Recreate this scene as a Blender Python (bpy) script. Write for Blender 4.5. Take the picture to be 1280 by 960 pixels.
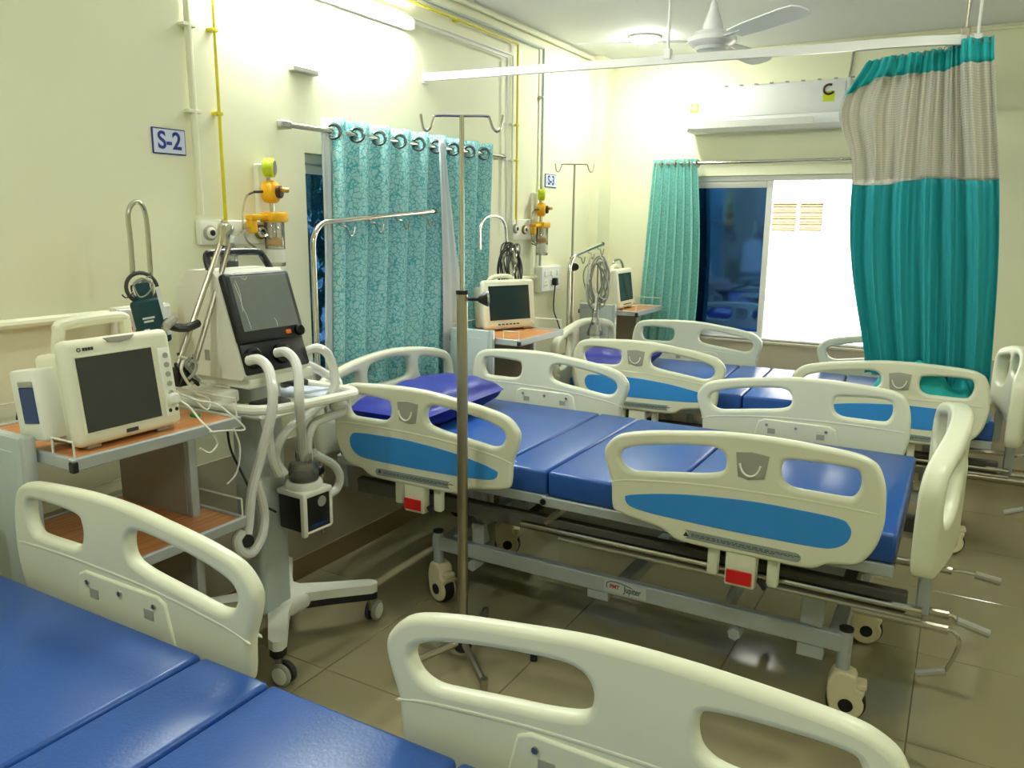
import bpy, bmesh, math, random
from mathutils import Vector, Matrix
random.seed(7)
for o in list(bpy.data.objects): bpy.data.objects.remove(o)
SC = bpy.context.scene
COL = SC.collection
PI = math.pi

# ---------------------------------------------------------------- camera
FPX, YAW, PITCH, ROLL = 990.28, -0.51679, 0.201736, 0.010575
CAM = Vector((2.409, 0.0, 1.545))
_f = Vector((math.sin(YAW)*math.cos(PITCH), math.cos(YAW)*math.cos(PITCH), -math.sin(PITCH)))
_r0 = Vector((math.cos(YAW), -math.sin(YAW), 0)); _u0 = _r0.cross(_f)
_r = math.cos(ROLL)*_r0 + math.sin(ROLL)*_u0
_u = -math.sin(ROLL)*_r0 + math.cos(ROLL)*_u0
cd = bpy.data.cameras.new('camera'); cam = bpy.data.objects.new('camera', cd); COL.objects.link(cam)
cd.sensor_width = 36; cd.lens = FPX/1280*36; cd.clip_start = 0.02; cd.clip_end = 200
cam.matrix_world = Matrix(((_r.x, _u.x, -_f.x, CAM.x), (_r.y, _u.y, -_f.y, CAM.y), (_r.z, _u.z, -_f.z, CAM.z), (0, 0, 0, 1)))
SC.camera = cam
def ray(px, py): return _r*((px-640)/FPX) + _u*((480-py)/FPX) + _f
def WX(px, py, X): d = ray(px, py); return CAM + d*((X-CAM.x)/d.x)
def WY(px, py, Y): d = ray(px, py); return CAM + d*((Y-CAM.y)/d.y)
def WZ(px, py, Z): d = ray(px, py); return CAM + d*((Z-CAM.z)/d.z)

# ---------------------------------------------------------------- world, sun, exposure
SC.view_settings.view_transform = 'Standard'
SC.view_settings.look = 'None'
SC.view_settings.gamma = 1.0
SC.view_settings.use_curve_mapping = False
SC.view_settings.exposure = 0.0
w = bpy.data.worlds.new('sky'); SC.world = w; w.use_nodes = True
nt = w.node_tree; nt.nodes.clear()
sky = nt.nodes.new('ShaderNodeTexSky'); sky.sky_type = 'HOSEK_WILKIE'
sky.sun_direction = Vector((0.25, -0.55, 0.75)).normalized(); sky.turbidity = 4
bg = nt.nodes.new('ShaderNodeBackground'); bg.inputs['Strength'].default_value = 5.0
wo = nt.nodes.new('ShaderNodeOutputWorld')
nt.links.new(sky.outputs[0], bg.inputs[0]); nt.links.new(bg.outputs[0], wo.inputs[0])
sl = bpy.data.lights.new('sun', 'SUN'); sl.energy = 34.0; sl.angle = 0.01; sl.color = (1.0, 0.98, 0.95)
sun = bpy.data.objects.new('sun', sl); COL.objects.link(sun)
sun.rotation_euler = Vector((-0.25, 0.55, -0.75)).to_track_quat('-Z', 'Y').to_euler()
sun.location = (2, -3, 12)
BATTEN_E, DOWN_E, FILL_E = 200.0, 235.0, 205.0

# ---------------------------------------------------------------- materials
def lin(c):
    return tuple(((v/255)/12.92 if v/255 <= .04045 else ((v/255+.055)/1.055)**2.4) for v in c)
M = {}
def mat(name, c, rough=.5, metal=0, var=.06, scale=14, bump=0, bscale=200, coat=0, trans=0, alpha=1, ior=1.45, sheen=0):
    m = bpy.data.materials.new(name); m.use_nodes = True; t = m.node_tree; p = t.nodes['Principled BSDF']
    L = lin(c)
    no = t.nodes.new('ShaderNodeTexNoise'); no.inputs['Scale'].default_value = scale; no.inputs['Detail'].default_value = 3
    tc = t.nodes.new('ShaderNodeTexCoord'); t.links.new(tc.outputs['Object'], no.inputs['Vector'])
    mx = t.nodes.new('ShaderNodeMix'); mx.data_type = 'RGBA'
    mx.inputs['A'].default_value = (*[v*(1-var) for v in L], 1); mx.inputs['B'].default_value = (*[min(1, v*(1+var)) for v in L], 1)
    t.links.new(no.outputs['Fac'], mx.inputs['Factor']); t.links.new(mx.outputs['Result'], p.inputs['Base Color'])
    p.inputs['Roughness'].default_value = rough; p.inputs['Metallic'].default_value = metal; p.inputs['IOR'].default_value = ior
    p.inputs['Transmission Weight'].default_value = trans; p.inputs['Alpha'].default_value = alpha
    p.inputs['Coat Weight'].default_value = coat; p.inputs['Sheen Weight'].default_value = sheen
    if bump:
        n2 = t.nodes.new('ShaderNodeTexNoise'); n2.inputs['Scale'].default_value = bscale; n2.inputs['Detail'].default_value = 4
        t.links.new(tc.outputs['Object'], n2.inputs['Vector'])
        b = t.nodes.new('ShaderNodeBump'); b.inputs['Strength'].default_value = bump; b.inputs['Distance'].default_value = .002
        t.links.new(n2.outputs['Fac'], b.inputs['Height']); t.links.new(b.outputs['Normal'], p.inputs['Normal'])
    M[name] = m; return m
mat('wall_paint', (236, 235, 204), .55, var=.02, scale=2.5, bump=.12, bscale=60)
mat('ceiling_paint', (249, 250, 250), .8, var=.015, scale=2)
mat('dado_tile', (184, 175, 152), .3, var=.05, scale=5)
mat('skirting', (142, 122, 88), .35, var=.05, scale=6)
mat('floor_tile', (150, 141, 108), .13, var=.05, scale=2.2)
mat('grout', (108, 96, 76), .8)
mat('bed_plastic', (226, 227, 200), .33, var=.015, scale=4)
mat('bed_blue', (54, 142, 220), .4, var=.03)
mat('mattress', (38, 82, 158), .3, var=.05, scale=5, bump=.25, bscale=160)
mat('pillow', (40, 50, 146), .38, var=.06, scale=8, bump=.15, bscale=60)
mat('steel_grey', (176, 184, 184), .38, metal=.25, var=.03)
mat('deck', (92, 88, 80), .5, var=.06)
mat('chrome', (205, 202, 190), .14, metal=1, var=.02)
mat('chrome_dull', (178, 172, 155), .28, metal=1, var=.04)
mat('castor_cream', (226, 216, 178), .35, var=.03)
mat('rubber', (30, 30, 30), .55)
mat('black', (26, 27, 28), .4)
mat('black_gloss', (16, 17, 18), .12)
mat('screen', (40, 43, 42), .1, coat=.4)
mat('screen_film', (116, 122, 118), .3, coat=.6, var=.12, scale=30)
mat('red', (206, 26, 28), .35)
mat('grey_plastic', (164, 164, 150), .4, var=.05)
mat('grey_label', (142, 154, 148), .4, var=.03)
mat('white_plastic', (236, 236, 220), .35, var=.015)
mat('white_gloss', (240, 241, 240), .22, var=.01)
mat('aluminium_white', (232, 232, 226), .35, var=.01)
mat('monitor_case', (228, 226, 200), .4, var=.02)
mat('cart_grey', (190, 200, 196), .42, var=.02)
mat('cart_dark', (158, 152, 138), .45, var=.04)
mat('cart_edge', (186, 192, 192), .35, metal=.4)
mat('yellow_pipe', (214, 202, 30), .4)
mat('yellow', (238, 178, 20), .35)
mat('lime', (196, 214, 30), .35)
mat('brown_dark', (70, 34, 24), .4)
mat('gold', (205, 150, 60), .3, metal=.8)
mat('orange', (232, 104, 30), .4)
mat('green', (30, 130, 60), .4)
mat('sign_white', (214, 222, 240), .4, var=.01)
mat('sign_blue', (30, 44, 130), .5)
mat('sign_red', (170, 50, 50), .5)
mat('ink', (52, 56, 50), .6)
mat('cuff', (22, 62, 66), .75, var=.12, scale=60, bump=.3)
mat('cuff_white', (214, 222, 220), .5)
mat('cable_grey', (150, 150, 136), .5)
mat('cable_dark', (52, 54, 50), .5)
mat('cable_white', (222, 222, 206), .45)
mat('blue_display', (36, 62, 116), .25)
mat('brass', (150, 130, 60), .3, metal=.9)
mat('exterior_wall', (240, 238, 230), .85, var=.03)
mat('exterior_louvre', (104, 80, 56), .7)
mat('ground', (150, 142, 128), .9, var=.1)
mat('leaf', (58, 96, 40), .6, var=.4, scale=3)
mat('ring_metal', (112, 122, 124), .22, metal=1)
mat('bark', (90, 70, 50), .8)
def emis(name, c, s):
    m = bpy.data.materials.new(name); m.use_nodes = True; t = m.node_tree; t.nodes.clear()
    e = t.nodes.new('ShaderNodeEmission'); e.inputs[0].default_value = (*lin(c), 1); e.inputs[1].default_value = s
    o = t.nodes.new('ShaderNodeOutputMaterial'); t.links.new(e.outputs[0], o.inputs[0]); M[name] = m
emis('batten_light', (250, 255, 246), BATTEN_E)
emis('down_light', (250, 255, 242), DOWN_E)
emis('fill_light', (250, 255, 242), FILL_E)  # emission for the unseen downlights added as fill
def clear(name, tint, gloss=.12, rough=.05, body=.0, bodyc=(230, 230, 225)):
    # thin clear plastic or glass: mostly see-through, some gloss, some milky body
    m = bpy.data.materials.new(name); m.use_nodes = True; t = m.node_tree; t.nodes.clear()
    tr = t.nodes.new('ShaderNodeBsdfTransparent'); tr.inputs[0].default_value = (*lin(tint), 1)
    gl = t.nodes.new('ShaderNodeBsdfGlossy'); gl.inputs['Roughness'].default_value = rough
    df = t.nodes.new('ShaderNodeBsdfDiffuse'); df.inputs[0].default_value = (*lin(bodyc), 1)
    lw = t.nodes.new('ShaderNodeFresnel'); lw.inputs['IOR'].default_value = 1.45
    ad = t.nodes.new('ShaderNodeMath'); ad.operation = 'ADD'; ad.inputs[1].default_value = gloss; t.links.new(lw.outputs[0], ad.inputs[0])
    m1 = t.nodes.new('ShaderNodeMixShader'); m1.inputs[0].default_value = body
    t.links.new(tr.outputs[0], m1.inputs[1]); t.links.new(df.outputs[0], m1.inputs[2])
    m2 = t.nodes.new('ShaderNodeMixShader'); t.links.new(ad.outputs[0], m2.inputs[0])
    t.links.new(m1.outputs[0], m2.inputs[1]); t.links.new(gl.outputs[0], m2.inputs[2])
    o = t.nodes.new('ShaderNodeOutputMaterial'); t.links.new(m2.outputs[0], o.inputs[0]); M[name] = m
clear('clear_plastic', (240, 240, 232), .06, .06, .06)
clear('hose', (236, 237, 228), .03, .18, .82, (250, 250, 242))
clear('jar', (235, 235, 228), .08, .05, .12)
clear('shutter_glass', (60, 92, 150), .05)
def film_glass(name, refl, trans, rough):
    m = bpy.data.materials.new(name); m.use_nodes = True; t = m.node_tree; t.nodes.clear()
    tr = t.nodes.new('ShaderNodeBsdfTransparent'); tr.inputs[0].default_value = (*trans, 1)
    gl = t.nodes.new('ShaderNodeBsdfGlossy'); gl.inputs['Roughness'].default_value = rough; gl.inputs['Color'].default_value = (*refl, 1)
    a = t.nodes.new('ShaderNodeAddShader'); t.links.new(tr.outputs[0], a.inputs[0]); t.links.new(gl.outputs[0], a.inputs[1])
    o = t.nodes.new('ShaderNodeOutputMaterial'); t.links.new(a.outputs[0], o.inputs[0]); M[name] = m
film_glass('film_blue', (.05, .125, .34), (.004, .011, .055), .06)
film_glass('film_blue_open', (.10, .16, .24), (.085, .155, .235), .05)
def cloth(name, c, c2=None, mode=None, transl=.35, rough=.8):
    m = bpy.data.materials.new(name); m.use_nodes = True; t = m.node_tree; t.nodes.clear()
    tc = t.nodes.new('ShaderNodeTexCoord')
    df = t.nodes.new('ShaderNodeBsdfPrincipled'); df.inputs['Roughness'].default_value = rough
    tl = t.nodes.new('ShaderNodeBsdfTranslucent')
    mx = t.nodes.new('ShaderNodeMix'); mx.data_type = 'RGBA'
    mx.inputs['A'].default_value = (*lin(c), 1); mx.inputs['B'].default_value = (*lin(c2 or c), 1)
    if mode == 'crackle':
        v = t.nodes.new('ShaderNodeTexVoronoi'); v.feature = 'DISTANCE_TO_EDGE'; v.inputs['Scale'].default_value = 46
        no = t.nodes.new('ShaderNodeTexNoise'); no.inputs['Scale'].default_value = 22; no.inputs['Detail'].default_value = 2
        ad = t.nodes.new('ShaderNodeMixRGB'); ad.blend_type = 'ADD'; ad.inputs[0].default_value = .05
        t.links.new(tc.outputs['UV'], no.inputs['Vector']); t.links.new(tc.outputs['UV'], ad.inputs[1]); t.links.new(no.outputs['Color'], ad.inputs[2])
        t.links.new(ad.outputs[0], v.inputs['Vector'])
        r = t.nodes.new('ShaderNodeMapRange'); r.inputs['From Min'].default_value = .03; r.inputs['From Max'].default_value = .11
        t.links.new(v.outputs['Distance'], r.inputs['Value']); t.links.new(r.outputs[0], mx.inputs['Factor'])
    else:
        no = t.nodes.new('ShaderNodeTexNoise'); no.inputs['Scale'].default_value = 180
        t.links.new(tc.outputs['UV'], no.inputs['Vector']); t.links.new(no.outputs['Fac'], mx.inputs['Factor'])
    t.links.new(mx.outputs['Result'], df.inputs['Base Color']); t.links.new(mx.outputs['Result'], tl.inputs['Color'])
    ms = t.nodes.new('ShaderNodeMixShader'); ms.inputs[0].default_value = transl
    t.links.new(df.outputs[0], ms.inputs[1]); t.links.new(tl.outputs[0], ms.inputs[2])
    out = ms
    if mode == 'net':
        br = t.nodes.new('ShaderNodeTexBrick'); br.offset = 0; br.inputs['Scale'].default_value = 1
        br.inputs['Brick Width'].default_value = .0095; br.inputs['Row Height'].default_value = .0095; br.inputs['Mortar Size'].default_value = .0021; br.inputs['Mortar Smooth'].default_value = .3
        t.links.new(tc.outputs['UV'], br.inputs['Vector'])
        tr = t.nodes.new('ShaderNodeBsdfTransparent')
        r = t.nodes.new('ShaderNodeMapRange'); r.inputs['To Min'].default_value = .70; r.inputs['To Max'].default_value = .97
        t.links.new(br.outputs['Fac'], r.inputs['Value'])
        m2 = t.nodes.new('ShaderNodeMixShader'); t.links.new(r.outputs[0], m2.inputs[0]); t.links.new(tr.outputs[0], m2.inputs[1]); t.links.new(ms.outputs[0], m2.inputs[2]); out = m2
    if mode == 'sheer':
        tr = t.nodes.new('ShaderNodeBsdfTransparent')
        m2 = t.nodes.new('ShaderNodeMixShader'); m2.inputs[0].default_value = .7; t.links.new(tr.outputs[0], m2.inputs[1]); t.links.new(ms.outputs[0], m2.inputs[2]); out = m2
    o = t.nodes.new('ShaderNodeOutputMaterial'); t.links.new(out.outputs[0], o.inputs[0]); M[name] = m
cloth('curtain_teal', (98, 198, 206), (196, 240, 239), 'crackle', .25)
cloth('curtain_mint', (128, 206, 198), (166, 226, 218), 'crackle', .25)
cloth('privacy_teal', (62, 192, 198), (50, 182, 190), None, .25)
cloth('privacy_header', (50, 200, 200), (40, 190, 192), None, .25)
cloth('privacy_net', (226, 222, 208), (214, 210, 196), 'net', .35)
cloth('sheer_white', (246, 250, 250), (240, 246, 247), 'sheer', .2)
def wood(name):
    m = bpy.data.materials.new(name); m.use_nodes = True; t = m.node_tree; p = t.nodes['Principled BSDF']
    tc = t.nodes.new('ShaderNodeTexCoord'); mp = t.nodes.new('ShaderNodeMapping'); mp.inputs['Scale'].default_value = (40, 2.5, 2)
    no = t.nodes.new('ShaderNodeTexNoise'); no.inputs['Scale'].default_value = 2; no.inputs['Detail'].default_value = 6
    cr = t.nodes.new('ShaderNodeValToRGB'); cr.color_ramp.elements[0].position = .3; cr.color_ramp.elements[1].position = .7
    cr.color_ramp.elements[0].color = (*lin((186, 116, 62)), 1); cr.color_ramp.elements[1].color = (*lin((222, 156, 96)), 1)
    t.links.new(tc.outputs['Object'], mp.inputs[0]); t.links.new(mp.outputs[0], no.inputs[0]); t.links.new(no.outputs[0], cr.inputs[0]); t.links.new(cr.outputs[0], p.inputs['Base Color'])
    p.inputs['Roughness'].default_value = .35; M[name] = m
wood('laminate')

# ---------------------------------------------------------------- mesh helpers
def smooth_path(pts, k=6, closed=False):
    P = [Vector(p) for p in pts]; n = len(P); out = []
    if n < 3: return P
    rng = range(n if closed else n-1)
    for i in rng:
        p0 = P[(i-1) % n] if (closed or i > 0) else P[0]; p1 = P[i]; p2 = P[(i+1) % n]; p3 = P[(i+2) % n] if (closed or i < n-2) else P[-1]
        for j in range(k):
            t = j/k
            out.append(.5*((2*p1)+(p2-p0)*t+(2*p0-5*p1+4*p2-p3)*t*t+(3*p1-p0-3*p2+p3)*t**3))
    if not closed: out.append(P[-1])
    return out
class B:
    def __init__(s): s.v = []; s.f = []; s.uv = None
    def add(s, vs, fs, X=None):
        o = len(s.v); s.v += [tuple(X @ Vector(p)) if X else tuple(p) for p in vs]; s.f += [tuple(i+o for i in f) for f in fs]; return s
    def box(s, c, d, r=0, seg=2, X=None):
        bm = bmesh.new(); bmesh.ops.create_cube(bm, size=1)
        for q in bm.verts: q.co = Vector((q.co.x*d[0], q.co.y*d[1], q.co.z*d[2]))
        if r: bmesh.ops.bevel(bm, geom=list(bm.edges), offset=min(r, min(d)*.49), segments=seg, profile=.5, affect='EDGES')
        bm.verts.ensure_lookup_table(); bm.verts.index_update()
        T = Matrix.Translation(Vector(c)); T = T @ X if X else T
        s.add([q.co[:] for q in bm.verts], [[q.index for q in f.verts] for f in bm.faces], T); bm.free(); return s
    def b2(s, a, b, r=0, seg=2):
        return s.box([(a[i]+b[i])/2 for i in range(3)], [abs(b[i]-a[i]) for i in range(3)], r, seg)
    def tube(s, pts, r, n=10, sm=0, closed=False, cap=True):
        P = smooth_path(pts, sm, closed) if sm else [Vector(p) for p in pts]
        N = len(P); R = r if isinstance(r, (list, tuple)) else None
        T = []
        for i in range(N):
            a = P[(i-1) % N] if (closed or i > 0) else P[0]; b = P[(i+1) % N] if (closed or i < N-1) else P[-1]
            d = b-a; T.append(d.normalized() if d.length > 1e-9 else Vector((0, 0, 1)))
        up = Vector((0, 0, 1)) if abs(T[0].z) < .9 else Vector((1, 0, 0))
        nn = T[0].cross(up).normalized(); vs = []; fs = []
        for i in range(N):
            nn = (nn-T[i]*nn.dot(T[i])); nn = nn.normalized() if nn.length > 1e-6 else T[i].orthogonal().normalized()
            bb = T[i].cross(nn); rr = (R[min(int(i*len(R)/N), len(R)-1)] if R else r)
            for k in range(n):
                a = 2*PI*k/n; vs.append(P[i]+nn*(rr*math.cos(a))+bb*(rr*math.sin(a)))
        for i in range(N if closed else N-1):
            for k in range(n):
                j = (i+1) % N; fs.append((i*n+k, i*n+(k+1) % n, j*n+(k+1) % n, j*n+k))
        if cap and not closed: fs += [tuple(range(n))[::-1], tuple((N-1)*n+k for k in range(n))]
        return s.add(vs, fs)
    def cyl(s, a, b, r, r2=None, n=20):
        a = Vector(a); b = Vector(b); r2 = r if r2 is None else r2; d = (b-a).normalized(); u = d.orthogonal().normalized(); w = d.cross(u)
        vs = [a+u*(r*math.cos(2*PI*k/n))+w*(r*math.sin(2*PI*k/n)) for k in range(n)]+[b+u*(r2*math.cos(2*PI*k/n))+w*(r2*math.sin(2*PI*k/n)) for k in range(n)]
        return s.add(vs, [(k, (k+1) % n, n+(k+1) % n, n+k) for k in range(n)]+[tuple(range(n))[::-1], tuple(range(n, 2*n))])
    def lathe(s, prof, o=(0, 0, 0), ax=(0, 0, 1), n=24):
        ax = Vector(ax).normalized(); u = ax.orthogonal().normalized(); w = ax.cross(u); o = Vector(o); vs = []; fs = []
        for r, z in prof:
            for k in range(n): a = 2*PI*k/n; vs.append(o+ax*z+u*(r*math.cos(a))+w*(r*math.sin(a)))
        for i in range(len(prof)-1):
            for k in range(n): fs.append((i*n+k, i*n+(k+1) % n, (i+1)*n+(k+1) % n, (i+1)*n+k))
        fs += [tuple(range(n))[::-1], tuple((len(prof)-1)*n+k for k in range(n))]
        return s.add(vs, fs)
    def prism(s, poly, f, d0, d1):
        n = len(poly); vs = [f(p[0], p[1], d0) for p in poly]+[f(p[0], p[1], d1) for p in poly]
        return s.add(vs, [tuple(range(n))[::-1], tuple(range(n, 2*n))]+[(k, (k+1) % n, n+(k+1) % n, n+k) for k in range(n)])
    def torus(s, c, ax, R, r, n=20, m=8):
        ax = Vector(ax).normalized(); u = ax.orthogonal().normalized(); w = ax.cross(u); c = Vector(c)
        return s.tube([c+u*(R*math.cos(2*PI*k/n))+w*(R*math.sin(2*PI*k/n)) for k in range(n)], r, m, closed=True)
    def grid(s, fn, nu, nv, uvfn=None):
        o = len(s.v); s.v += [tuple(fn(i/nu, j/nv)) for j in range(nv+1) for i in range(nu+1)]
        s.f += [(o+j*(nu+1)+i, o+j*(nu+1)+i+1, o+(j+1)*(nu+1)+i+1, o+(j+1)*(nu+1)+i) for j in range(nv) for i in range(nu)]
        if uvfn: s.uv = [uvfn(i/nu, j/nv) for j in range(nv+1) for i in range(nu+1)]
        return s
    def mesh(s, name, ang=35):
        me = bpy.data.meshes.new(name); me.from_pydata(s.v, [], s.f); me.update()
        if s.uv:
            l = me.uv_layers.new(name='UVMap')
            for lp in me.loops: l.data[lp.index].uv = s.uv[lp.vertex_index]
        bm = bmesh.new(); bm.from_mesh(me); bmesh.ops.recalc_face_normals(bm, faces=list(bm.faces)); bm.to_mesh(me); bm.free()
        for p in me.polygons: p.use_smooth = True
        me.set_sharp_from_angle(angle=math.radians(ang))
        return me
    def obj(s, name, m, parent=None, label=None, ang=35):
        return link(name, s.mesh(name, ang), m, parent, label)
def link(name, me, m, parent=None, label=None):
    o = bpy.data.objects.new(name, me); COL.objects.link(o)
    if m and not me.materials: me.materials.append(M[m])
    if parent: o.parent = parent
    if label: o['label'] = label
    return o
def tag(o, label, cat, group=None):
    o['label'] = label; o['category'] = cat
    if group: o['group'] = group
    return o
def thing(name, label, cat, loc=(0, 0, 0), rz=0, group=None):
    o = bpy.data.objects.new(name, None); COL.objects.link(o); o.empty_display_size = .1
    o.location = loc; o.rotation_euler = (0, 0, rz); return tag(o, label, cat, group)
def struct(o): o['kind'] = 'structure'; return o
def copy_tree(o, parent=None):
    c = o.copy(); COL.objects.link(c)
    if parent: c.parent = parent
    for ch in list(o.children): copy_tree(ch, c)
    return c
def shape(name, outer, holes=(), depth=.01, bevel=.004, res=3, sm=5, off=True, plane=None):
    """filled outline with holes, rounded edges; lies in local XY, thickness along Z; plane maps to world axes"""
    cu = bpy.data.curves.new(name, 'CURVE'); cu.dimensions = '2D'; cu.fill_mode = 'BOTH'
    for pl in [outer]+list(holes):
        P = smooth_path([(p[0], p[1], 0) for p in pl], sm, True) if sm else [Vector((p[0], p[1], 0)) for p in pl]
        sp = cu.splines.new('POLY'); sp.points.add(len(P)-1); sp.use_cyclic_u = True
        for i, p in enumerate(P): sp.points[i].co = (p.x, p.y, 0, 1)
    cu.extrude = max(depth/2-bevel, 0); cu.bevel_depth = bevel; cu.bevel_resolution = res
    if off: cu.offset = -bevel
    o = bpy.data.objects.new(name, cu); COL.objects.link(o)
    bpy.context.view_layer.update()
    me = bpy.data.meshes.new_from_object(o.evaluated_get(bpy.context.evaluated_depsgraph_get()))
    bpy.data.objects.remove(o); bpy.data.curves.remove(cu)
    if plane: me.transform(plane)
    me.materials.clear(); me.name = name
    for p in me.polygons: p.use_smooth = True
    me.set_sharp_from_angle(angle=math.radians(50))
    return me
XZ = Matrix(((1, 0, 0, 0), (0, 0, 1, 0), (0, 1, 0, 0), (0, 0, 0, 1)))      # (u,v) -> x,z ; thickness along y
YZ = Matrix(((0, 0, 1, 0), (1, 0, 0, 0), (0, 1, 0, 0), (0, 0, 0, 1)))      # (u,v) -> y,z ; thickness along x
def text_mesh(s, size, bold=0, depth=.001, xscale=1):
    cu = bpy.data.curves.new('lettering', 'FONT'); cu.body = s; cu.size = size; cu.offset = bold; cu.extrude = depth; cu.align_x = 'CENTER'; cu.align_y = 'CENTER'
    o = bpy.data.objects.new('lettering', cu); COL.objects.link(o); bpy.context.view_layer.update()
    me = bpy.data.meshes.new_from_object(o.evaluated_get(bpy.context.evaluated_depsgraph_get()))
    bpy.data.objects.remove(o); bpy.data.curves.remove(cu); me.materials.clear()
    me.transform(Matrix.Diagonal((xscale, 1, 1, 1))); return me
FX = Matrix(((0, 0, 1, 0), (1, 0, 0, 0), (0, 1, 0, 0), (0, 0, 0, 1)))      # text reading along +y, facing +x
FYN = Matrix(((1, 0, 0, 0), (0, 0, -1, 0), (0, 1, 0, 0), (0, 0, 0, 1)))    # text reading along +x, facing -y
# ---------------------------------------------------------------- room shell
XR, Y0, Y1, ZC = 4.3, -1.7, 5.55, 2.675
W1 = (2.50, 3.93, .80, 1.815)        # left wall window: y0,y1,z0,z1
W2 = (.60, 2.28, .76, 1.868)         # back wall window: x0,x1,z0,z1
fl = struct(B().b2((0, Y0, -.12), (XR, Y1, -.004)).obj('floor', 'grout'))
ys = [Y0]+[y for y in (1.876+.6*k for k in range(-6, 8)) if Y0 < y < Y1]+[Y1]
xs = [0]+[.6*k for k in range(1, 8)]+[XR]
cache = {}
for i in range(len(xs)-1):
    for j in range(len(ys)-1):
        d = (round(xs[i+1]-xs[i]-.003, 3), round(ys[j+1]-ys[j]-.003, 3))
        if d not in cache: cache[d] = B().box((0, 0, -.005), (d[0], d[1], .01), .0012, 1).mesh('tile')
        t = link('tile', cache[d], 'floor_tile', fl); t.location = ((xs[i]+xs[i+1])/2, (ys[j]+ys[j+1])/2, 0)
struct(B().b2((-.2, Y0-.2, ZC), (XR+.2, Y1+.2, ZC+.15)).obj('ceiling', 'ceiling_paint'))
b = B()
b.b2((-.2, Y0-.2, 0), (0, W1[0], ZC)); b.b2((-.2, W1[1], 0), (0, Y1+.2, ZC)); b.b2((-.2, W1[0], 0), (0, W1[1], W1[2])); b.b2((-.2, W1[0], W1[3]), (0, W1[1], ZC))
struct(b.obj('wall_left', 'wall_paint'))
b = B()
b.b2((0, Y1, 0), (W2[0], Y1+.2, ZC)); b.b2((W2[1], Y1, 0), (XR, Y1+.2, ZC)); b.b2((W2[0], Y1, 0), (W2[1], Y1+.2, W2[2])); b.b2((W2[0], Y1, W2[3]), (W2[1], Y1+.2, ZC))
struct(b.obj('wall_back', 'wall_paint'))
struct(B().b2((XR, Y0-.2, 0), (XR+.2, Y1+.2, ZC)).obj('wall_right', 'wall_paint'))
struct(B().b2((-.2, Y0-.2, 0), (XR, Y0, ZC)).obj('wall_front', 'wall_paint'))
# pilaster in the far corner
struct(B().b2((0, 5.33, 0), (.07, Y1, ZC)).obj('trim_1', 'wall_paint'))
# tiled dado and skirting
struct(B().b2((0, Y0, .1), (.008, 5.33, .645)).obj('trim_2', 'dado_tile'))
struct(B().b2((.07, Y1-.008, .1), (XR, Y1, .755)).obj('trim_3', 'dado_tile'))
struct(B().b2((XR-.008, Y0, .1), (XR, Y1-.008, .7)).obj('trim_4', 'dado_tile'))
struct(B().b2((0, Y0, 0), (.014, 5.33, .1), .003, 1).obj('baseboard_left', 'skirting'))
struct(B().b2((.07, Y1-.014, 0), (XR, Y1, .1), .003, 1).obj('baseboard_back', 'skirting'))
struct(B().b2((XR-.014, Y0, 0), (XR, Y1-.014, .1), .003, 1).obj('baseboard_right', 'skirting'))
# left wall window
r = bpy.data.objects.new('window_1', None); COL.objects.link(r); struct(r)
y0, y1, z0, z1 = W1
b = B()
for a, c in (((-.12, y0, z0), (-.04, y0+.025, z1)), ((-.12, y1-.025, z0), (-.04, y1, z1)), ((-.12, y0+.025, z1-.04), (-.04, y1-.025, z1)), ((-.12, y0+.025, z0), (-.04, y1-.025, z0+.04))): b.b2(a, c, .004, 1)
b.obj('window_frame', 'aluminium_white', r)
ym = (y0+y1)/2
for k, (a, c, xx) in enumerate(((y0+.025, ym+.02, -.07), (ym-.02, y1-.025, -.095))):
    B().b2((xx-.003, a+.03, z0+.075), (xx+.003, c-.03, z1-.075)).obj('pane', 'film_blue_open', r)
    b = B()
    for p, q in (((xx-.011, a, z0+.04), (xx+.011, a+.035, z1-.04)), ((xx-.011, c-.035, z0+.04), (xx+.011, c, z1-.04)), ((xx-.011, a+.035, z0+.04), (xx+.011, c-.035, z0+.08)), ((xx-.011, a+.035, z1-.08), (xx+.011, c-.035, z1-.04))): b.b2(p, q, .003, 1)
    b.obj('sash', 'aluminium_white', r)
B().b2((-.2, y0, z0-.001), (.02, y1, z0+.012), .004, 1).obj('window_sill', 'dado_tile', r)
# back wall window: left half closed by blue film sashes, right half open
r = bpy.data.objects.new('window_2', None); COL.objects.link(r); struct(r)
x0, x1, z0, z1 = W2; yb = Y1
b = B()
for a, c in (((x0, yb+.02, z0), (x0+.03, yb+.1, z1)), ((x1-.03, yb+.02, z0), (x1, yb+.1, z1)), ((x0+.03, yb+.02, z1-.035), (x1-.03, yb+.1, z1)), ((x0+.03, yb+.02, z0), (x1-.03, yb+.1, z0+.018))): b.b2(a, c, .004, 1)
b.obj('window_frame', 'aluminium_white', r)
for yy, c0, c1 in ((yb+.04, x0+.03, WY(962, 300, yb+.04).x), (yb+.075, x0+.03, WY(961, 300, yb+.075).x)):
    B().b2((c0+.03, yy-.003, z0+.05), (c1-.035, yy+.003, z1-.075)).obj('pane', 'film_blue', r)
    b = B()
    for p, q in (((c0, yy-.012, z0+.018), (c0+.035, yy+.012, z1-.035)), ((c1-.04, yy-.012, z0+.018), (c1, yy+.012, z1-.035)), ((c0+.035, yy-.012, z0+.018), (c1-.04, yy+.012, z0+.055)), ((c0+.035, yy-.012, z1-.08), (c1-.04, yy+.012, z1-.035))): b.b2(p, q, .003, 1)
    b.obj('sash', 'aluminium_white', r)
B().b2((x0-.02, yb-.02, z0-.02), (x1+.02, yb+.2, z0), .004, 1).obj('window_sill', 'dado_tile', r)
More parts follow.
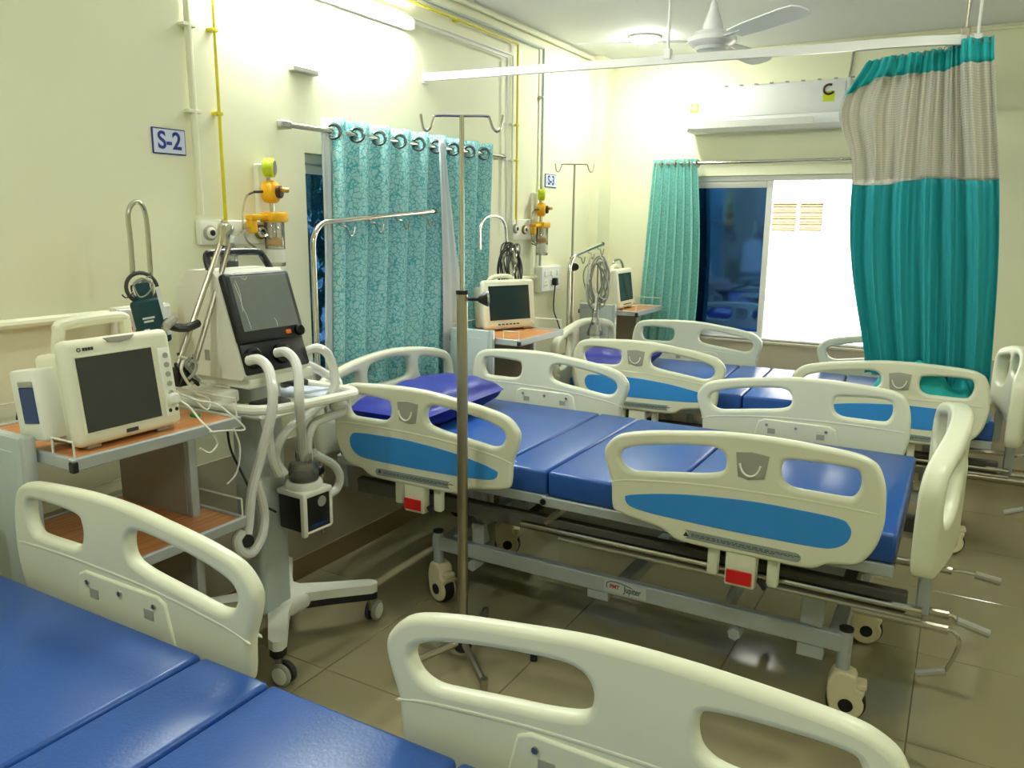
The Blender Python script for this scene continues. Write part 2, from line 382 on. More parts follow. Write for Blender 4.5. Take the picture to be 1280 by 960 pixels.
# ---------------------------------------------------------------- outside
g = struct(B().b2((-14, -10, -.6), (16, 16, -.4)).obj('ground', 'ground'))
EB = thing('neighbour_building', 'sunlit white building wall with louvred vents outside the open window', 'building', (1.2, 7.6, -.4))
B().b2((-7, 0, 0), (8, .3, 6.5)).obj('wall', 'exterior_wall', EB)
for cx in ((966, 996), (1000, 1029)):
    a = WY(cx[0], 252, 7.6); c = WY(cx[1], 291, 7.6)
    lv = B()
    X0, X1, Z0, Z1 = a.x-1.2, c.x-1.2, c.z+.4, a.z+.4
    for p, q in (((X0, -.03, Z0), (X0+.012, .0, Z1)), ((X1-.012, -.03, Z0), (X1, 0, Z1)), ((X0+.012, -.03, Z1-.012), (X1-.012, 0, Z1)), ((X0+.012, -.03, Z0), (X1-.012, 0, Z0+.012))): lv.b2(p, q)
    lo = lv.obj('louvre_vent', 'exterior_wall', EB)
    for k in range(5):
        zz = Z0+.03+(Z1-Z0-.05)*k/4.3
        B().box(((X0+X1)/2, -.018, zz), (X1-X0-.024, .036, .006), X=Matrix.Rotation(.6, 4, 'X')).obj('slat', 'exterior_louvre', lo)
def tree(loc, h, R, n, label):
    t = thing('tree', label, 'tree', loc)
    B().tube([(0, 0, 0), (.03, .02, h*.4), (.0, .05, h*.75)], .07, 8, 3).obj('trunk', 'bark', t)
    vs = []; fs = []
    for k in range(n):
        a = Vector((random.gauss(0, 1), random.gauss(0, 1), random.gauss(0, 1))).normalized()*R*random.random()**.4
        p = Vector((a.x, a.y, h*.66+a.z*1.5)); q = Matrix.Rotation(random.random()*6, 3, 'Z') @ Matrix.Rotation(random.random()*3, 3, 'X'); s = random.uniform(.07, .13)
        o = len(vs)
        for d in ((-s*.4, 0, 0), (0, -s, .01), (s*.4, 0, 0), (0, s, .01)): vs.append(p+q @ Vector(d))
        fs.append((o, o+1, o+2, o+3))
    f = B().add(vs, fs).obj('foliage', 'leaf', t, ang=180); f['kind'] = 'stuff'
tree((-2.6, 4.6, -.4), 3.4, 1.25, 2600, 'green leafy tree growing outside the blue left window')
# ---------------------------------------------------------------- hospital bed (x: head 0 -> foot, y: across, z up)
RO = [(0.01, 0.823), (0.02, 0.855), (0.061, 0.891), (0.15, 0.913), (0.271, 0.93), (0.393, 0.944), (0.522, 0.947), (0.645, 0.942), (0.745, 0.934), (0.786, 0.922), (0.812, 0.9), (0.83, 0.849), (0.836, 0.781), (0.834, 0.731), (0.818, 0.669), (0.778, 0.618), (0.704, 0.602), (0.67, 0.582), (0.627, 0.576), (.45, .575), (0.276, 0.578), (0.231, 0.598), (0.202, 0.61), (0.13, .62), (0.06, 0.634), (0.043, 0.656), (0.037, 0.729), (.02, .78)]
RA = [(0.064, 0.824), (0.078, 0.845), (0.13, 0.864), (0.224, 0.882), (0.329, 0.894), (0.37, 0.892), (0.391, 0.879), (0.399, 0.856), (0.394, 0.831), (0.374, 0.816), (0.32, 0.804), (0.25, 0.795), (0.156, 0.782), (0.112, 0.778), (0.081, 0.788), (0.067, 0.806)]
RB = [(0.572, 0.888), (0.649, 0.894), (0.743, 0.893), (0.765, 0.878), (0.768, 0.845), (0.756, 0.815), (0.734, 0.806), (0.657, 0.806), (0.595, 0.808), (0.566, 0.822), (0.556, 0.848), (0.558, 0.873)]
RG = [(0.427, 0.893), (0.474, 0.899), (0.523, 0.893), (0.514, 0.822), (0.468, 0.813), (0.437, 0.819)]
RP = [(0.089, 0.686), (0.1, 0.699), (0.181, 0.718), (0.303, 0.737), (0.472, 0.75), (0.6, 0.75), (0.722, 0.745), (0.749, 0.73), (0.757, 0.708), (0.747, 0.678), (0.717, 0.656), (0.67, 0.648), (0.544, 0.646), (0.412, 0.646), (0.272, 0.649), (0.162, 0.654), (0.105, 0.664)]
RL = [(.272+.014*(1-math.cos(a)), .609+.014*math.sin(a)) for a in [PI*(1.5-.2*k) for k in range(6)]]+[(.632-.014*(1-math.cos(a)), .605+.014*math.sin(a)) for a in [PI*(.5-.2*k) for k in range(6)]]
RR = [(.03, .73), (.1, .752), (.3, .775), (.47, .783), (.65, .785), (.8, .78), (.805, .772), (.65, .776), (.47, .774), (.3, .766), (.1, .743)]
mirr = lambda pl: [(.956-p[0], p[1]) for p in pl][::-1]
shift = lambda pl: [(p[0]+1.25, p[1]) for p in pl]
BOARD_W = .49
def bow(me, cx, amp):           # bend a board in plan so that its middle stands outward
    for v in me.vertices: v.co.x += cx + amp*(1-(v.co.y/BOARD_W)**2)
    me.update(); return me
def board_mesh(name, thick):
    out = [(-.475, .61), (-.49, .70), (-.488, .80), (-.478, .86), (-.445, .905), (-.38, .932), (-.22, .962), (0, .978), (.22, .962), (.38, .932), (.445, .905), (.478, .86), (.488, .80), (.49, .70), (.475, .61), (.4, .597), (0, .59), (-.4, .597)]
    c = [(-.13, .838), (-.152, .86), (-.15, .905), (-.12, .93), (0, .94), (.12, .93), (.15, .905), (.152, .86), (.13, .838), (0, .83)]
    l = [(-.43, .76), (-.446, .80), (-.44, .85), (-.41, .88), (-.30, .903), (-.235, .912), (-.21, .895), (-.225, .83), (-.27, .765), (-.33, .74), (-.40, .74)]
    rr = [(-p[0], p[1]) for p in l][::-1]
    me = shape(name, out, (c, l, rr), thick, .016, 3, 4, plane=YZ)
    bm = bmesh.new(); bm.from_mesh(me)
    for k in range(-9, 10): bmesh.ops.bisect_plane(bm, geom=list(bm.verts)+list(bm.edges)+list(bm.faces), plane_co=(0, k*.05, 0), plane_no=(0, 1, 0))
    bm.to_mesh(me); bm.free(); return me
def make_bed():
    t = thing('hospital_bed', 'bed', 'bed')
    # base chassis
    for s in (-1, 1):
        br = B().b2((.42, s*.27-.018, .225), (2.02, s*.27+.018, .285), .004, 1).obj('base_rail', 'steel_grey', t)
        for x in (.62, 1.66):
            B().cyl((x, s*.27-.03, .2), (x, s*.27+.03, .2), .022, n=6).obj('pivot_bolt', 'steel_grey', br)
        B().b2((1.12, s*.27-.02, .195), (1.2, s*.27+.02, .226)).obj('stop_block', 'steel_grey', br)
        B().b2((1.86, s*.27-.02, .185), (1.94, s*.27+.02, .226)).obj('stop_block', 'steel_grey', br)
        if s < 0:   # maker's badge on the near rail
            yy = -.27-.0185
            B().b2((1.185, yy-.0008, .236), (1.345, yy, .28)).obj('badge', 'cart_grey', br)
            me = text_mesh('Jupiter', .033, .0004, .0006, .72); me.transform(Matrix.Translation((1.293, yy-.0012, .256)) @ FYN); link('lettering', me, 'ink', br)
            me = text_mesh('PMT', .02, .0006, .0006, 1); me.transform(Matrix.Translation((1.225, yy-.0012, .258)) @ FYN); link('lettering', me, 'sign_red', br)
            B().tube([(1.196, yy-.001, .25), (1.195, yy-.001, .268), (1.215, yy-.001, .277), (1.25, yy-.001, .276), (1.29, yy-.001, .268)], .0016, 6, 4).obj('badge_swoosh', 'ink', br)
    for x in (.47, 1.24, 1.97): B().b2((x-.025, -.252, .232), (x+.025, .252, .278), .004, 1).obj('cross_bar', 'steel_grey', t)
    # castors on posts
    wheel = B().lathe([(.03, -.024), (.056, -.022), (.06, -.014), (.06, .014), (.056, .022), (.03, .024)], (0, 0, 0), (0, 1, 0), 24).mesh('wheel')
    arc = [(.053*math.cos(a), .053*math.sin(a)) for a in [math.radians(d) for d in range(-150, 31, 18)]]
    cov = [(-.036, .108), (-.058, .06), (-.055, .01)]+arc+[(.052, .05), (.03, .062), (.022, .1)]
    cover = shape('cover', cov, (), .066, .008, 2, 3, plane=XZ)
    hub = B().cyl((0, -.036, 0), (0, .036, 0), .022).mesh('hub_cap')
    pedal = B().box((.042, 0, .066), (.03, .05, .022), .006).mesh('brake_pedal')
    for x in (.44, 2.0):
        for s in (-1, 1):
            B().cyl((x, s*.27, .15), (x, s*.27, .298), .021).obj('castor_post', 'steel_grey', t)
            B().cyl((x, s*.27, .298), (x, s*.27, .306), .022).obj('post_cap', 'rubber', t)
            c = bpy.data.objects.new('castor', None); COL.objects.link(c); c.parent = t; c.location = (x+.018, s*.27, .06)
            c.rotation_euler = (0, 0, {(.44, -1): -.35, (.44, 1): .5, (2.0, -1): .1, (2.0, 1): .2}[(x, s)])
            link('wheel', wheel, 'rubber', c); link('cover', cover, 'castor_cream', c); link('hub_cap', hub, 'black', c); link('brake_pedal', pedal, 'castor_cream', c)
    # lifting arms and struts
    for s in (-1, 1):
        for x, xx in ((.62, .58), (1.62, 1.72)):
            B().tube([(x, s*.2, .27), (xx, s*.2, .5)], .02, 8).obj('lift_arm', 'steel_grey', t)
        B().b2((.60, s*.255-.012, .285), (.655, s*.255+.012, .37), .003, 1).obj('upright', 'steel_grey', t)
        B().b2((1.86, s*.255-.02, .285), (1.93, s*.255+.02, .42), .003, 1).obj('upright', 'steel_grey', t)
        B().tube([(.98, s*.36, .478), (1.07, s*.37, .565)], .014, 6).obj('link_arm', 'chrome_dull', t)
    # upper frame
    for s in (-1, 1):
        B().b2((.1, s*.35-.02, .44), (2.16, s*.35+.02, .5), .005, 1).obj('frame_rail', 'deck', t)
        B().b2((.06, s*.43-.012, .575), (1.02, s*.43+.012, .612), .004, 1).obj('deck_rail', 'steel_grey', t)
        dr = B().b2((1.0, s*.435-.012, .572), (2.12, s*.435+.012, .609), .004, 1).obj('deck_rail', 'steel_grey', t)
        B().cyl((1.01, s*.448-.004, .59), (1.01, s*.448+.004, .59), .011, n=12).obj('bolt', 'black', dr)
        B().tube([(.9, s*.40, .475), (2.2, s*.40, .475)], .0105, 10).obj('guide_rod', 'chrome', t)
        B().tube([(1.05, s*.40, .447), (2.2, s*.40, .447)], .008, 10).obj('guide_rod', 'chrome_dull', t)
    for x in (.3, .9, 1.5, 2.0): B().b2((x-.02, -.35, .445), (x+.02, .35, .495), .004, 1).obj('frame_cross', 'deck', t)
    for x0, x1 in ((.07, .83), (.845, 1.015), (1.03, 1.435), (1.45, 2.12)):
        B().b2((x0, -.42, .597), (x1, .42, .608)).obj('deck_panel', 'deck', t)
    # mattress in four hinged sections
    for x0, x1 in ((.075, .836), (.838, 1.021), (1.023, 1.441), (1.443, 2.12)):
        B().b2((x0+.002, -.445, .611), (x1-.002, .445, .702), .012, 3).obj('mattress_section', 'mattress', t)
    # side rails
    for side in ('head', 'foot'):
        tf = mirr if side == 'head' else shift
        sh = tf(RO); base = [shape('side_rail', sh, (tf(RA), tf(RB)), .034, .013, 4, 4, plane=XZ)]
        pan = shape('blue_panel', tf(RP), (), .004, .0015, 1, 4, plane=XZ)
        gau = shape('angle_gauge', tf(RG), (), .006, .002, 1, 0, plane=XZ)
        lab = shape('label_strip', tf(RL), (), .005, .001, 1, 0, plane=XZ)
        rib = shape('ridge', tf(RR), (), .006, .003, 2, 4, plane=XZ)
        x = [p[0] for p in sh]; xm = sum(p[0] for p in tf([(.46, 0)]))
        gx = tf([(.474, .86)])[0][0]
        for s in (-1, 1):
            o = link('side_rail', base[0], 'bed_plastic', t); o.location = (0, s*.5, 0)
            p = link('blue_panel', pan, 'bed_blue', o); p.location = (0, s*.0165, 0)
            p = link('angle_gauge', gau, 'grey_plastic', o); p.location = (0, s*.016, 0)
            dial = B()
            dial.tube([(gx+.03*math.cos(a), s*.0195, .872+.042*math.sin(a)) for a in [math.radians(d) for d in range(190, 351, 16)]], .003, 6); dial.obj('dial', 'white_plastic', p)
            p = link('label_strip', lab, 'grey_label', o); p.location = (0, s*.0165, 0)
            pb = B(); rnd = random.Random(3)
            for row in (.012, .008, .004):
                u_ = .31
                while u_ < (.615 if row > .006 else .56):
                    w_ = rnd.uniform(.006, .018); fl_u = (lambda a: .904-a) if side == 'head' else (lambda a: a); q = tf([(fl_u(u_), .0), (fl_u(u_+w_), 0)]); zz = .601+row-(fl_u(u_)-.28)*.011
                    pb.b2((min(q[0][0], q[1][0]), s*.0188-.0004, zz-.001), (max(q[0][0], q[1][0]), s*.0188+.0004, zz+.001)); u_ += w_+.004
            q = tf([(.904-.293 if side == 'head' else .293, .6)])[0][0]; pb.prism([(q-.009, .602), (q+.009, .602), (q, .618)], lambda a, z, d: (a, d, z), s*.0186, s*.0192)
            po = pb.obj('label_print', 'ink', o); po['kind'] = 'stuff'
            p = link('ridge', rib, 'bed_plastic', o); p.location = (0, s*.015, 0)
            p = link('ridge', rib, 'bed_plastic', o); p.location = (0, -s*.015, 0)
            mp = tf([(.24, .60), (.275, .752), (.30, .764), (.55, .764), (.575, .752), (.61, .60)])
            key = side
            me = shape('mount_plate', mp, (), .012, .005, 2, 0, plane=XZ)
            p = link('mount_plate', me, 'bed_plastic', o); p.location = (0, -s*.016, 0)
            for u in (.31, .425, .54):
                q = tf([(u, .74)])[0]; B().cyl((q[0], -s*.021, q[1]), (q[0], -s*.026, q[1]), .006, n=10).obj('screw', 'chrome_dull', o)
            for u in (.33, .52):
                q = tf([(u, .716)])[0]; B().box((q[0], -s*.022, q[1]), (.03, .003, .022)).obj('slot', 'grey_plastic', o)
            # fold-down bracket with red release
            c = tf([(.46, 0)])[0][0]
            rb = B().b2((c-.046, s*.49-.018, .468), (c+.046, s*.49+.024, .582), .008).obj('rail_bracket', 'bed_plastic', t)
            B().b2((c-.038, s*.516-.003, .482), (c+.038, s*.516+.003, .525), .002, 1).obj('release_button', 'red', rb, 'red release button')
            for d in (-.09, .09):
                B().box((c+d, s*.47, .53), (.034, .03, .1), .008).obj('rail_hinge', 'bed_plastic', rb)
            B().tube([(c+.055, s*.49, .50), (c+.075, s*.49, .475)], .01, 8).obj('lock_pin', 'black', rb)
    # head and foot boards
    hb = board_mesh('headboard', .042); bow(hb, -.005, -.02); link('headboard', hb, 'bed_plastic', t)
    fb = board_mesh('footboard', .062); bow(fb, 2.185, .06); link('footboard', fb, 'bed_plastic', t)
    for x in (.012, 2.2):
        for s in (-1, 1): B().b2((x-.018, s*.33-.02, .44), (x+.018, s*.33+.02, .605), .003, 1).obj('board_bracket', 'steel_grey', t)
    # cranks at the foot end
    for y, z, arm_pts, grip_end, gm in (
            (-.39, .432, [(2.26, 0), (2.285, -.004), (2.302, -.04), (2.278, -.125)], (2.205, -.155), 'grey_plastic'),
            (-.30, .435, [(2.26, 0), (2.28, 0), (2.292, -.012)], (2.375, -.03), 'grey_plastic'),
            (.0, .455, [(2.26, 0), (2.3, .004), (2.335, .002)], (2.405, -.006), 'cart_dark')):
        c = B().tube([(2.02, y, z), (2.27, y, z)], .013, 10).obj('crank_shaft', 'chrome_dull', t)
        P_ = [Vector((x_, y, z+d_)) for x_, d_ in arm_pts]
        B().tube(P_, .0062, 8, 3).obj('crank_arm', 'chrome', c)
        B().cyl(P_[-1], (grip_end[0], y, z+grip_end[1]), .0125, .0125, 10).obj('crank_grip', gm, c)
    return t
bed2 = make_bed(); bed2.location = (.2, 2.785, 0)
bed2['label'] = 'middle hospital bed with cream rails, blue pillow and blue mattress'; bed2['group'] = 'hospital beds'
bed1 = copy_tree(bed2); bed1.location = (.345, .495, 0)
bed1['label'] = 'nearest hospital bed in the foreground, mattress cropped at bottom left'
bed3 = copy_tree(bed2); bed3.location = (.45, 4.36, 0); bed3.rotation_euler = (0, 0, math.radians(2.5))
bed3['label'] = 'farthest hospital bed beside the back window under the privacy curtain'
def pillow(loc, rz, dims, label):
    L, W_, H_ = dims
    def top(u, v, s):
        x = (u-.5)*L; y = (v-.5)*W_
        e = (1-abs(2*u-1)**4)*(1-abs(2*v-1)**4); e = max(e, 0)**.5
        wr = .006*math.sin(18*u+9*v)*e*(abs(2*v-1)**1.5) + .006*math.sin(30*v+5*u*u)*(abs(2*u-1)**2)*e
        pin = 1-.05*(1-abs(2*v-1)**2)*abs(2*u-1)
        return Vector((x*(1-.04*(1-(2*v-1)**2)*0), y*pin, H_*.5+s*(H_*.5*e)+wr*s))
    b = B(); n = 28
    b.grid(lambda u, v: top(u, v, 1), n, n); b.grid(lambda u, v: top(1-u, v, -1), n, n)
    bm = bmesh.new(); me = b.mesh('pillow', 180); bm.from_mesh(me); bmesh.ops.remove_doubles(bm, verts=list(bm.verts), dist=.0005); bm.to_mesh(me); bm.free()
    for p in me.polygons: p.use_smooth = True
    o = link('pillow', me, 'pillow'); o.location = loc; o.rotation_euler = (0, 0, rz)
    return tag(o, label, 'pillow', 'pillows on the beds')
pillow((.42, 2.78, .699), .03, (.36, .68, .16), 'dark blue pillow at the head of the middle bed')
pillow((.68, 4.36, .699), .06, (.34, .62, .15), 'blue pillow at the head of the farthest bed')
# ---------------------------------------------------------------- equipment carts
def cart(x0, x1, y0, y1, label, hook):
    cx, cy = (x0+x1)/2, (y0+y1)/2
    t = thing('equipment_cart', label, 'cart', (cx, cy, 0), 0, 'equipment carts by the bed heads')
    hx, hy = (x1-x0)/2, (y1-y0)/2
    px0, px1 = -hx+.02, hx-.16
    for y, s in ((-hy-.018, -1), (hy-.07, 1)):
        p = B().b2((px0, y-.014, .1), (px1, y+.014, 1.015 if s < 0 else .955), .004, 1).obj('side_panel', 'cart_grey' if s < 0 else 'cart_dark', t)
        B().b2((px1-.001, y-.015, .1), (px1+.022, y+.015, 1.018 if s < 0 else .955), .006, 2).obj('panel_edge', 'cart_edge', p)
        if s < 0: B().b2((px0+.03, y-.0155, .14), (px1-.035, y-.013, .975), .002, 1).obj('inset_panel', 'cart_grey', p)
    B().b2((px0, -hy, .12), (px0+.012, hy-.084, .6), .002, 1).obj('back_panel', 'cart_grey', t)
    for z in (.965, .655, .22):
        ya = -hy+.002
        s = B().b2((-hx+.012, ya+.012, z-.016), (hx-.012, hy-.012, z+.006), .001, 1).obj('shelf', 'laminate', t)
        b = B()
        b.b2((hx-.014, ya, z-.02), (hx, hy, z+.012), .003, 1); b.b2((-hx, ya, z-.02), (-hx+.014, hy, z+.012), .003, 1)
        b.b2((-hx+.014, ya, z-.02), (hx-.014, ya+.014, z+.012), .003, 1); b.b2((-hx+.014, hy-.014, z-.02), (hx-.014, hy, z+.012), .003, 1)
        b.obj('shelf_edging', 'cart_edge', s)
        if z > .9:
            for ex in (-hx+.006, hx-.006):
                B().b2((ex-.009, -hy-.002, z-.023), (ex+.009, -hy+.014, z+.004), .002, 1).obj('corner_cap', 'black', s)
        if z > .5:
            h = .065
            for ys in ((-hy+.03, hy-.02),):
                B().tube([(hx-.012, ya+.012, z), (hx-.012, ya+.012, z+.05), (hx-.1, ya+.012, z+.05), (hx-.1, ya+.012, z)], .003, 6).obj('guard_wire', 'cable_white', s)
                B().tube([(hx-.012, hy-.008, z), (hx-.012, hy-.008, z+h), (-hx+.01, hy-.008, z+h), (-hx+.01, ya+.01, z+h), (-hx+.01, ya+.01, z)], .003, 6).obj('guard_wire', 'cable_white', s)
    for x in (px0+.03, px1-.02):
        for y in (-hy-.018, hy-.07):
            c = B().lathe([(.02, -.014), (.035, -.012), (.038, 0), (.035, .012), (.02, .014)], (x, y, .038), (0, 1, 0), 18).obj('castor', 'rubber', t)
            B().b2((x-.012, y-.02, .05), (x+.012, y+.02, .1), .004, 1).obj('castor_fork', 'grey_plastic', c)
    if hook:
        pts = [Vector(p)-Vector((cx, cy, 0)) for p in hook]
        B().tube(pts, .0075, 10, 5).obj('cable_hook', 'chrome', t)
    return t
H = lambda l, X: [WX(a, b, X) for a, b in l]
hk = H([(166, 345), (163, 300), (160, 268), (166, 254), (176, 255), (183, 275), (188, 340), (193, 420)], .2); hk.append(Vector((.2, hk[-1].y-.01, .97)))
c1 = cart(.1, .6, 1.06, 1.575, 'grey cart holding the large patient monitor beside the nearest bed', hk)
hk = H([(600, 312), (600, 285), (607, 272), (620, 270), (630, 278), (633, 300), (634, 345)], .17); hk.append(Vector((.17, hk[-1].y, .96)))
c2 = cart(.13, .54, 3.36, 3.85, 'grey cart with monitor standing behind the middle bed', hk)
hk = H([(766, 345), (766, 330), (770, 325), (776, 326), (779, 340)], .3); hk.append(Vector((.3, hk[-1].y+.01, .96)))
c3 = cart(.14, .56, 4.9, 5.4, 'grey cart with monitor in the far corner by the mint curtain', hk)

# ---------------------------------------------------------------- patient monitors (front faces local +x)
def monitor(loc, rz, w, h, d, label, big):
    t = thing('patient_monitor', label, 'monitor', loc, rz, 'patient monitors on carts')
    ti = Matrix.Rotation(-.13, 4, 'Y')
    def P(b, name, m, par=t, lab=None):
        b.v = [tuple(ti @ Vector(v)) for v in b.v]; return b.obj(name, m, par, lab)
    z0 = .012
    case = P(B().b2((-.045, -w/2, z0), (0, w/2, z0+h), .02, 4), 'bezel', 'monitor_case')
    P(B().b2((-d, -w/2+.012, z0+.01), (-.04, w/2-.012, z0+h-.03), .015, 3), 'rear_case', 'monitor_case')
    sy0, sy1 = (-w/2+.028, w/2-.068) if big else (-w/2+.03, w/2-.045)
    sz0, sz1 = z0+.035+(0 if big else .012), z0+h-.045+(0 if big else .012)
    P(B().b2((-.003, sy0-.005, sz0-.005), (.0015, sy1+.005, sz1+.005), .001, 1), 'screen_surround', 'monitor_case')
    P(B().b2((-.002, sy0, sz0), (.0028, sy1, sz1)), 'screen', 'screen')
    for s in (-1, 1): B().b2((-.1, s*w*.33-.02, 0), (-.02, s*w*.33+.02, z0+.012), .003, 1).obj('foot', 'grey_plastic', t)
    if big:
        bp = P(B().b2((-.002, w/2-.05, z0+.03), (.004, w/2-.014, z0+h-.05), .003, 2), 'button_panel', 'white_plastic')
        for k in range(6):
            zz = z0+h-.072-k*.026
            P(B().cyl((.002, w/2-.031, zz), (.0075, w/2-.031, zz), .0075, n=12), 'button', 'grey_plastic', bp)
        P(B().lathe([(.017, 0), (.017, .016), (.012, .02)], (.002, w/2-.031, z0+.075), (1, 0, 0), 18), 'knob', 'white_plastic', bp)
        for dy in (-.01, .01): P(B().cyl((.003, w/2-.031+dy, z0+.045), (.005, w/2-.031+dy, z0+.045), .0055, n=10), 'socket', 'black', bp)
        hd = B(); a = -.085
        hd.tube([(a-.02, -w/2+.05, z0+h-.045), (a, -w/2+.052, z0+h+.02), (a+.0, -w/2+.07, z0+h+.04), (a, w/2-.09, z0+h+.045), (a, w/2-.07, z0+h+.025), (a-.02, w/2-.065, z0+h-.045)], .015, 10, 4); P(hd, 'handle', 'monitor_case')
        sm = P(B().b2((-d-.015, -w/2-.045, z0+.03), (-.06, -w/2+.02, z0+h-.06), .008, 2), 'side_module', 'white_plastic')
        P(B().b2((-d+.02, -w/2-.047, z0+.075), (-.068, -w/2-.044, z0+.165), .002, 1), 'display', 'blue_display', sm)
        P(B().b2((-d+.02, -w/2-.0475, z0+.165), (-.068, -w/2-.0435, z0+.18), .002, 1), 'label_plate', 'grey_plastic', sm)
        me = shape('alarm_lamp', [(-.045, 0), (-.03, -.012), (0, -.016), (.03, -.012), (.045, 0)], (), .004, .001, 1, 0, plane=YZ); me.transform(ti @ Matrix.Translation((.001, 0, z0+h-.004))); link('alarm_lamp', me, 'grey_plastic', t)
        P(B().b2((-.001, -.022, z0+.013), (.0012, .012, z0+.023)), 'maker_plate', 'ink', case)
        lb = B(); lb.torus((.0008, -w/2+.042, z0+h-.026), (1, 0, 0), .0045, .0012, 12, 6)
        for k in range(4): lb.b2((0, -w/2+.052+k*.0075, z0+h-.030), (.0012, -w/2+.058+k*.0075, z0+h-.022))
        P(lb, 'maker_mark', 'ink', case)
    else:
        for k in range(6): P(B().b2((-.001, sy0+.05+k*.024, z0+.02), (.0025, sy0+.066+k*.024, z0+.027), .001, 1), 'button', 'ink', case)
        P(B().cyl((0, w/2-.03, z0+.025), (.006, w/2-.03, z0+.025), .009, n=12), 'knob', 'white_plastic', case)
        hd = B(); hd.tube([(-.06, -w*.33, z0+h-.03), (-.06, -w*.22, z0+h+.012), (-.06, 0, z0+h+.022), (-.06, w*.15, z0+h+.012), (-.06, w*.24, z0+h-.03)], .013, 10, 4); P(hd, 'handle', 'monitor_case')
    return t
monitor((.555, 1.262, .972), .02, .31, .268, .15, 'large cream patient monitor with dark blank screen on the nearest cart', True)
monitor((.31, 3.69, .972), math.radians(-26), .335, .262, .13, 'patient monitor with black screen facing the room on the middle cart', False)
monitor((.42, 5.09, .972), .0, .3, .265, .13, 'small patient monitor seen side-on on the far corner cart', False)

# ---------------------------------------------------------------- ventilator
VL = Vector((.36, 1.92, 0))
V = thing('ventilator', 'white ventilator with tilted touch screen and hoses on a wheeled stand', 'ventilator', VL)
Q = lambda px, py, X: WX(px, py, X)-VL
def vb(b, name, m, par=V, lab=None):           # b given in world metres
    b.v = [tuple(Vector(v)-VL) for v in b.v]; return b.obj(name, m, par, lab)
ya, yb_ = 1.705, 1.99
prof = [(.17, 1.045), (.46, 1.045), (.474, 1.06), (.376, 1.362), (.355, 1.385), (.235, 1.385), (.18, 1.33)]
hs = vb(B().prism(prof, lambda a, z, d: (a, d, z), ya, yb_), 'housing', 'white_plastic')
vb(B().box((.31, ya-.001, 1.115), (.022, .004, .034), .001, 1), 'side_vent', 'grey_plastic', hs)
FO = Vector((.474, 1.8475, 1.06)); FU = Vector((0, 1, 0)); FV = Vector((-.098, 0, .302)).normalized(); FN = FU.cross(FV)
FM = Matrix(((FU.x, FV.x, FN.x, FO.x), (FU.y, FV.y, FN.y, FO.y), (FU.z, FV.z, FN.z, FO.z), (0, 0, 0, 1)))
def vf(b, name, m, par=V, lab=None):
    b.v = [tuple(FM @ Vector(v)) for v in b.v]; return vb(b, name, m, par, lab)
fp = vf(B().b2((-.137, .0, -.004), (.137, .13, .012), .01, 2), 'front_panel', 'black')
bz = vf(B().b2((-.14, .098, -.006), (.14, .328, .028), .014, 3), 'screen_bezel', 'black')
vf(B().b2((-.118, .136, .026), (.118, .314, .0292), .001, 1), 'touch_screen', 'screen_film', bz)
for cr_ in ([(-.1, .3), (-.095, .26), (-.1, .22), (-.092, .18), (-.09, .142)], [(-.075, .308), (-.06, .302), (-.05, .309)], [(.02, .14), (.022, .155), (.016, .168)], [(-.108, .29), (-.1, .24), (-.104, .2)]):
    vf(B().tube([(a_, c_, .0296) for a_, c_ in cr_], .0009, 6, 5), 'film_crease', 'cable_white', bz)
vf(B().box((.062, .117, .029), (.022, .014, .006), .002, 1), 'alarm_button', 'orange', bz, 'orange alarm button')
vf(B().lathe([(.019, 0), (.019, .012), (.014, .016)], (.108, .117, .027), (0, 0, 1), 18), 'knob', 'black_gloss', bz)
for u in (-.104, .016):
    p = vf(B().lathe([(.034, 0), (.034, .018), (.026, .022), (.02, .022)], (u, .05, .011), (0, 0, 1), 22), 'hose_port', 'black_gloss', fp)
hd = B(); hd.tube([(.33, ya+.02, 1.37), (.30, ya+.03, 1.425), (.30, ya+.06, 1.437), (.30, yb_-.06, 1.437), (.30, yb_-.025, 1.425), (.33, yb_-.012, 1.37)], .0125, 10, 4); vb(hd, 'carry_handle', 'black')
vb(B().b2((.16, 1.725, 1.012), (.47, 2.015, 1.046), .01, 2), 'mounting_plate', 'white_plastic')
vb(B().b2((.265, 1.815, .16), (.385, 1.95, 1.015), .02, 3), 'column', 'cart_grey')
vb(B().b2((.2, 1.7, .925), (.56, 2.1, .94), .006, 1), 'tray', 'white_plastic')
tr = B(); tr.tube([(.18, 1.66, .965), (.5, 1.66, .968), (.575, 1.70, .968), (.6, 1.76, .966), (.6, 2.02, .955), (.575, 2.1, .95), (.5, 2.125, .95), (.2, 2.125, .95)], .016, 10, 4); vb(tr, 'tray_rail', 'white_plastic')
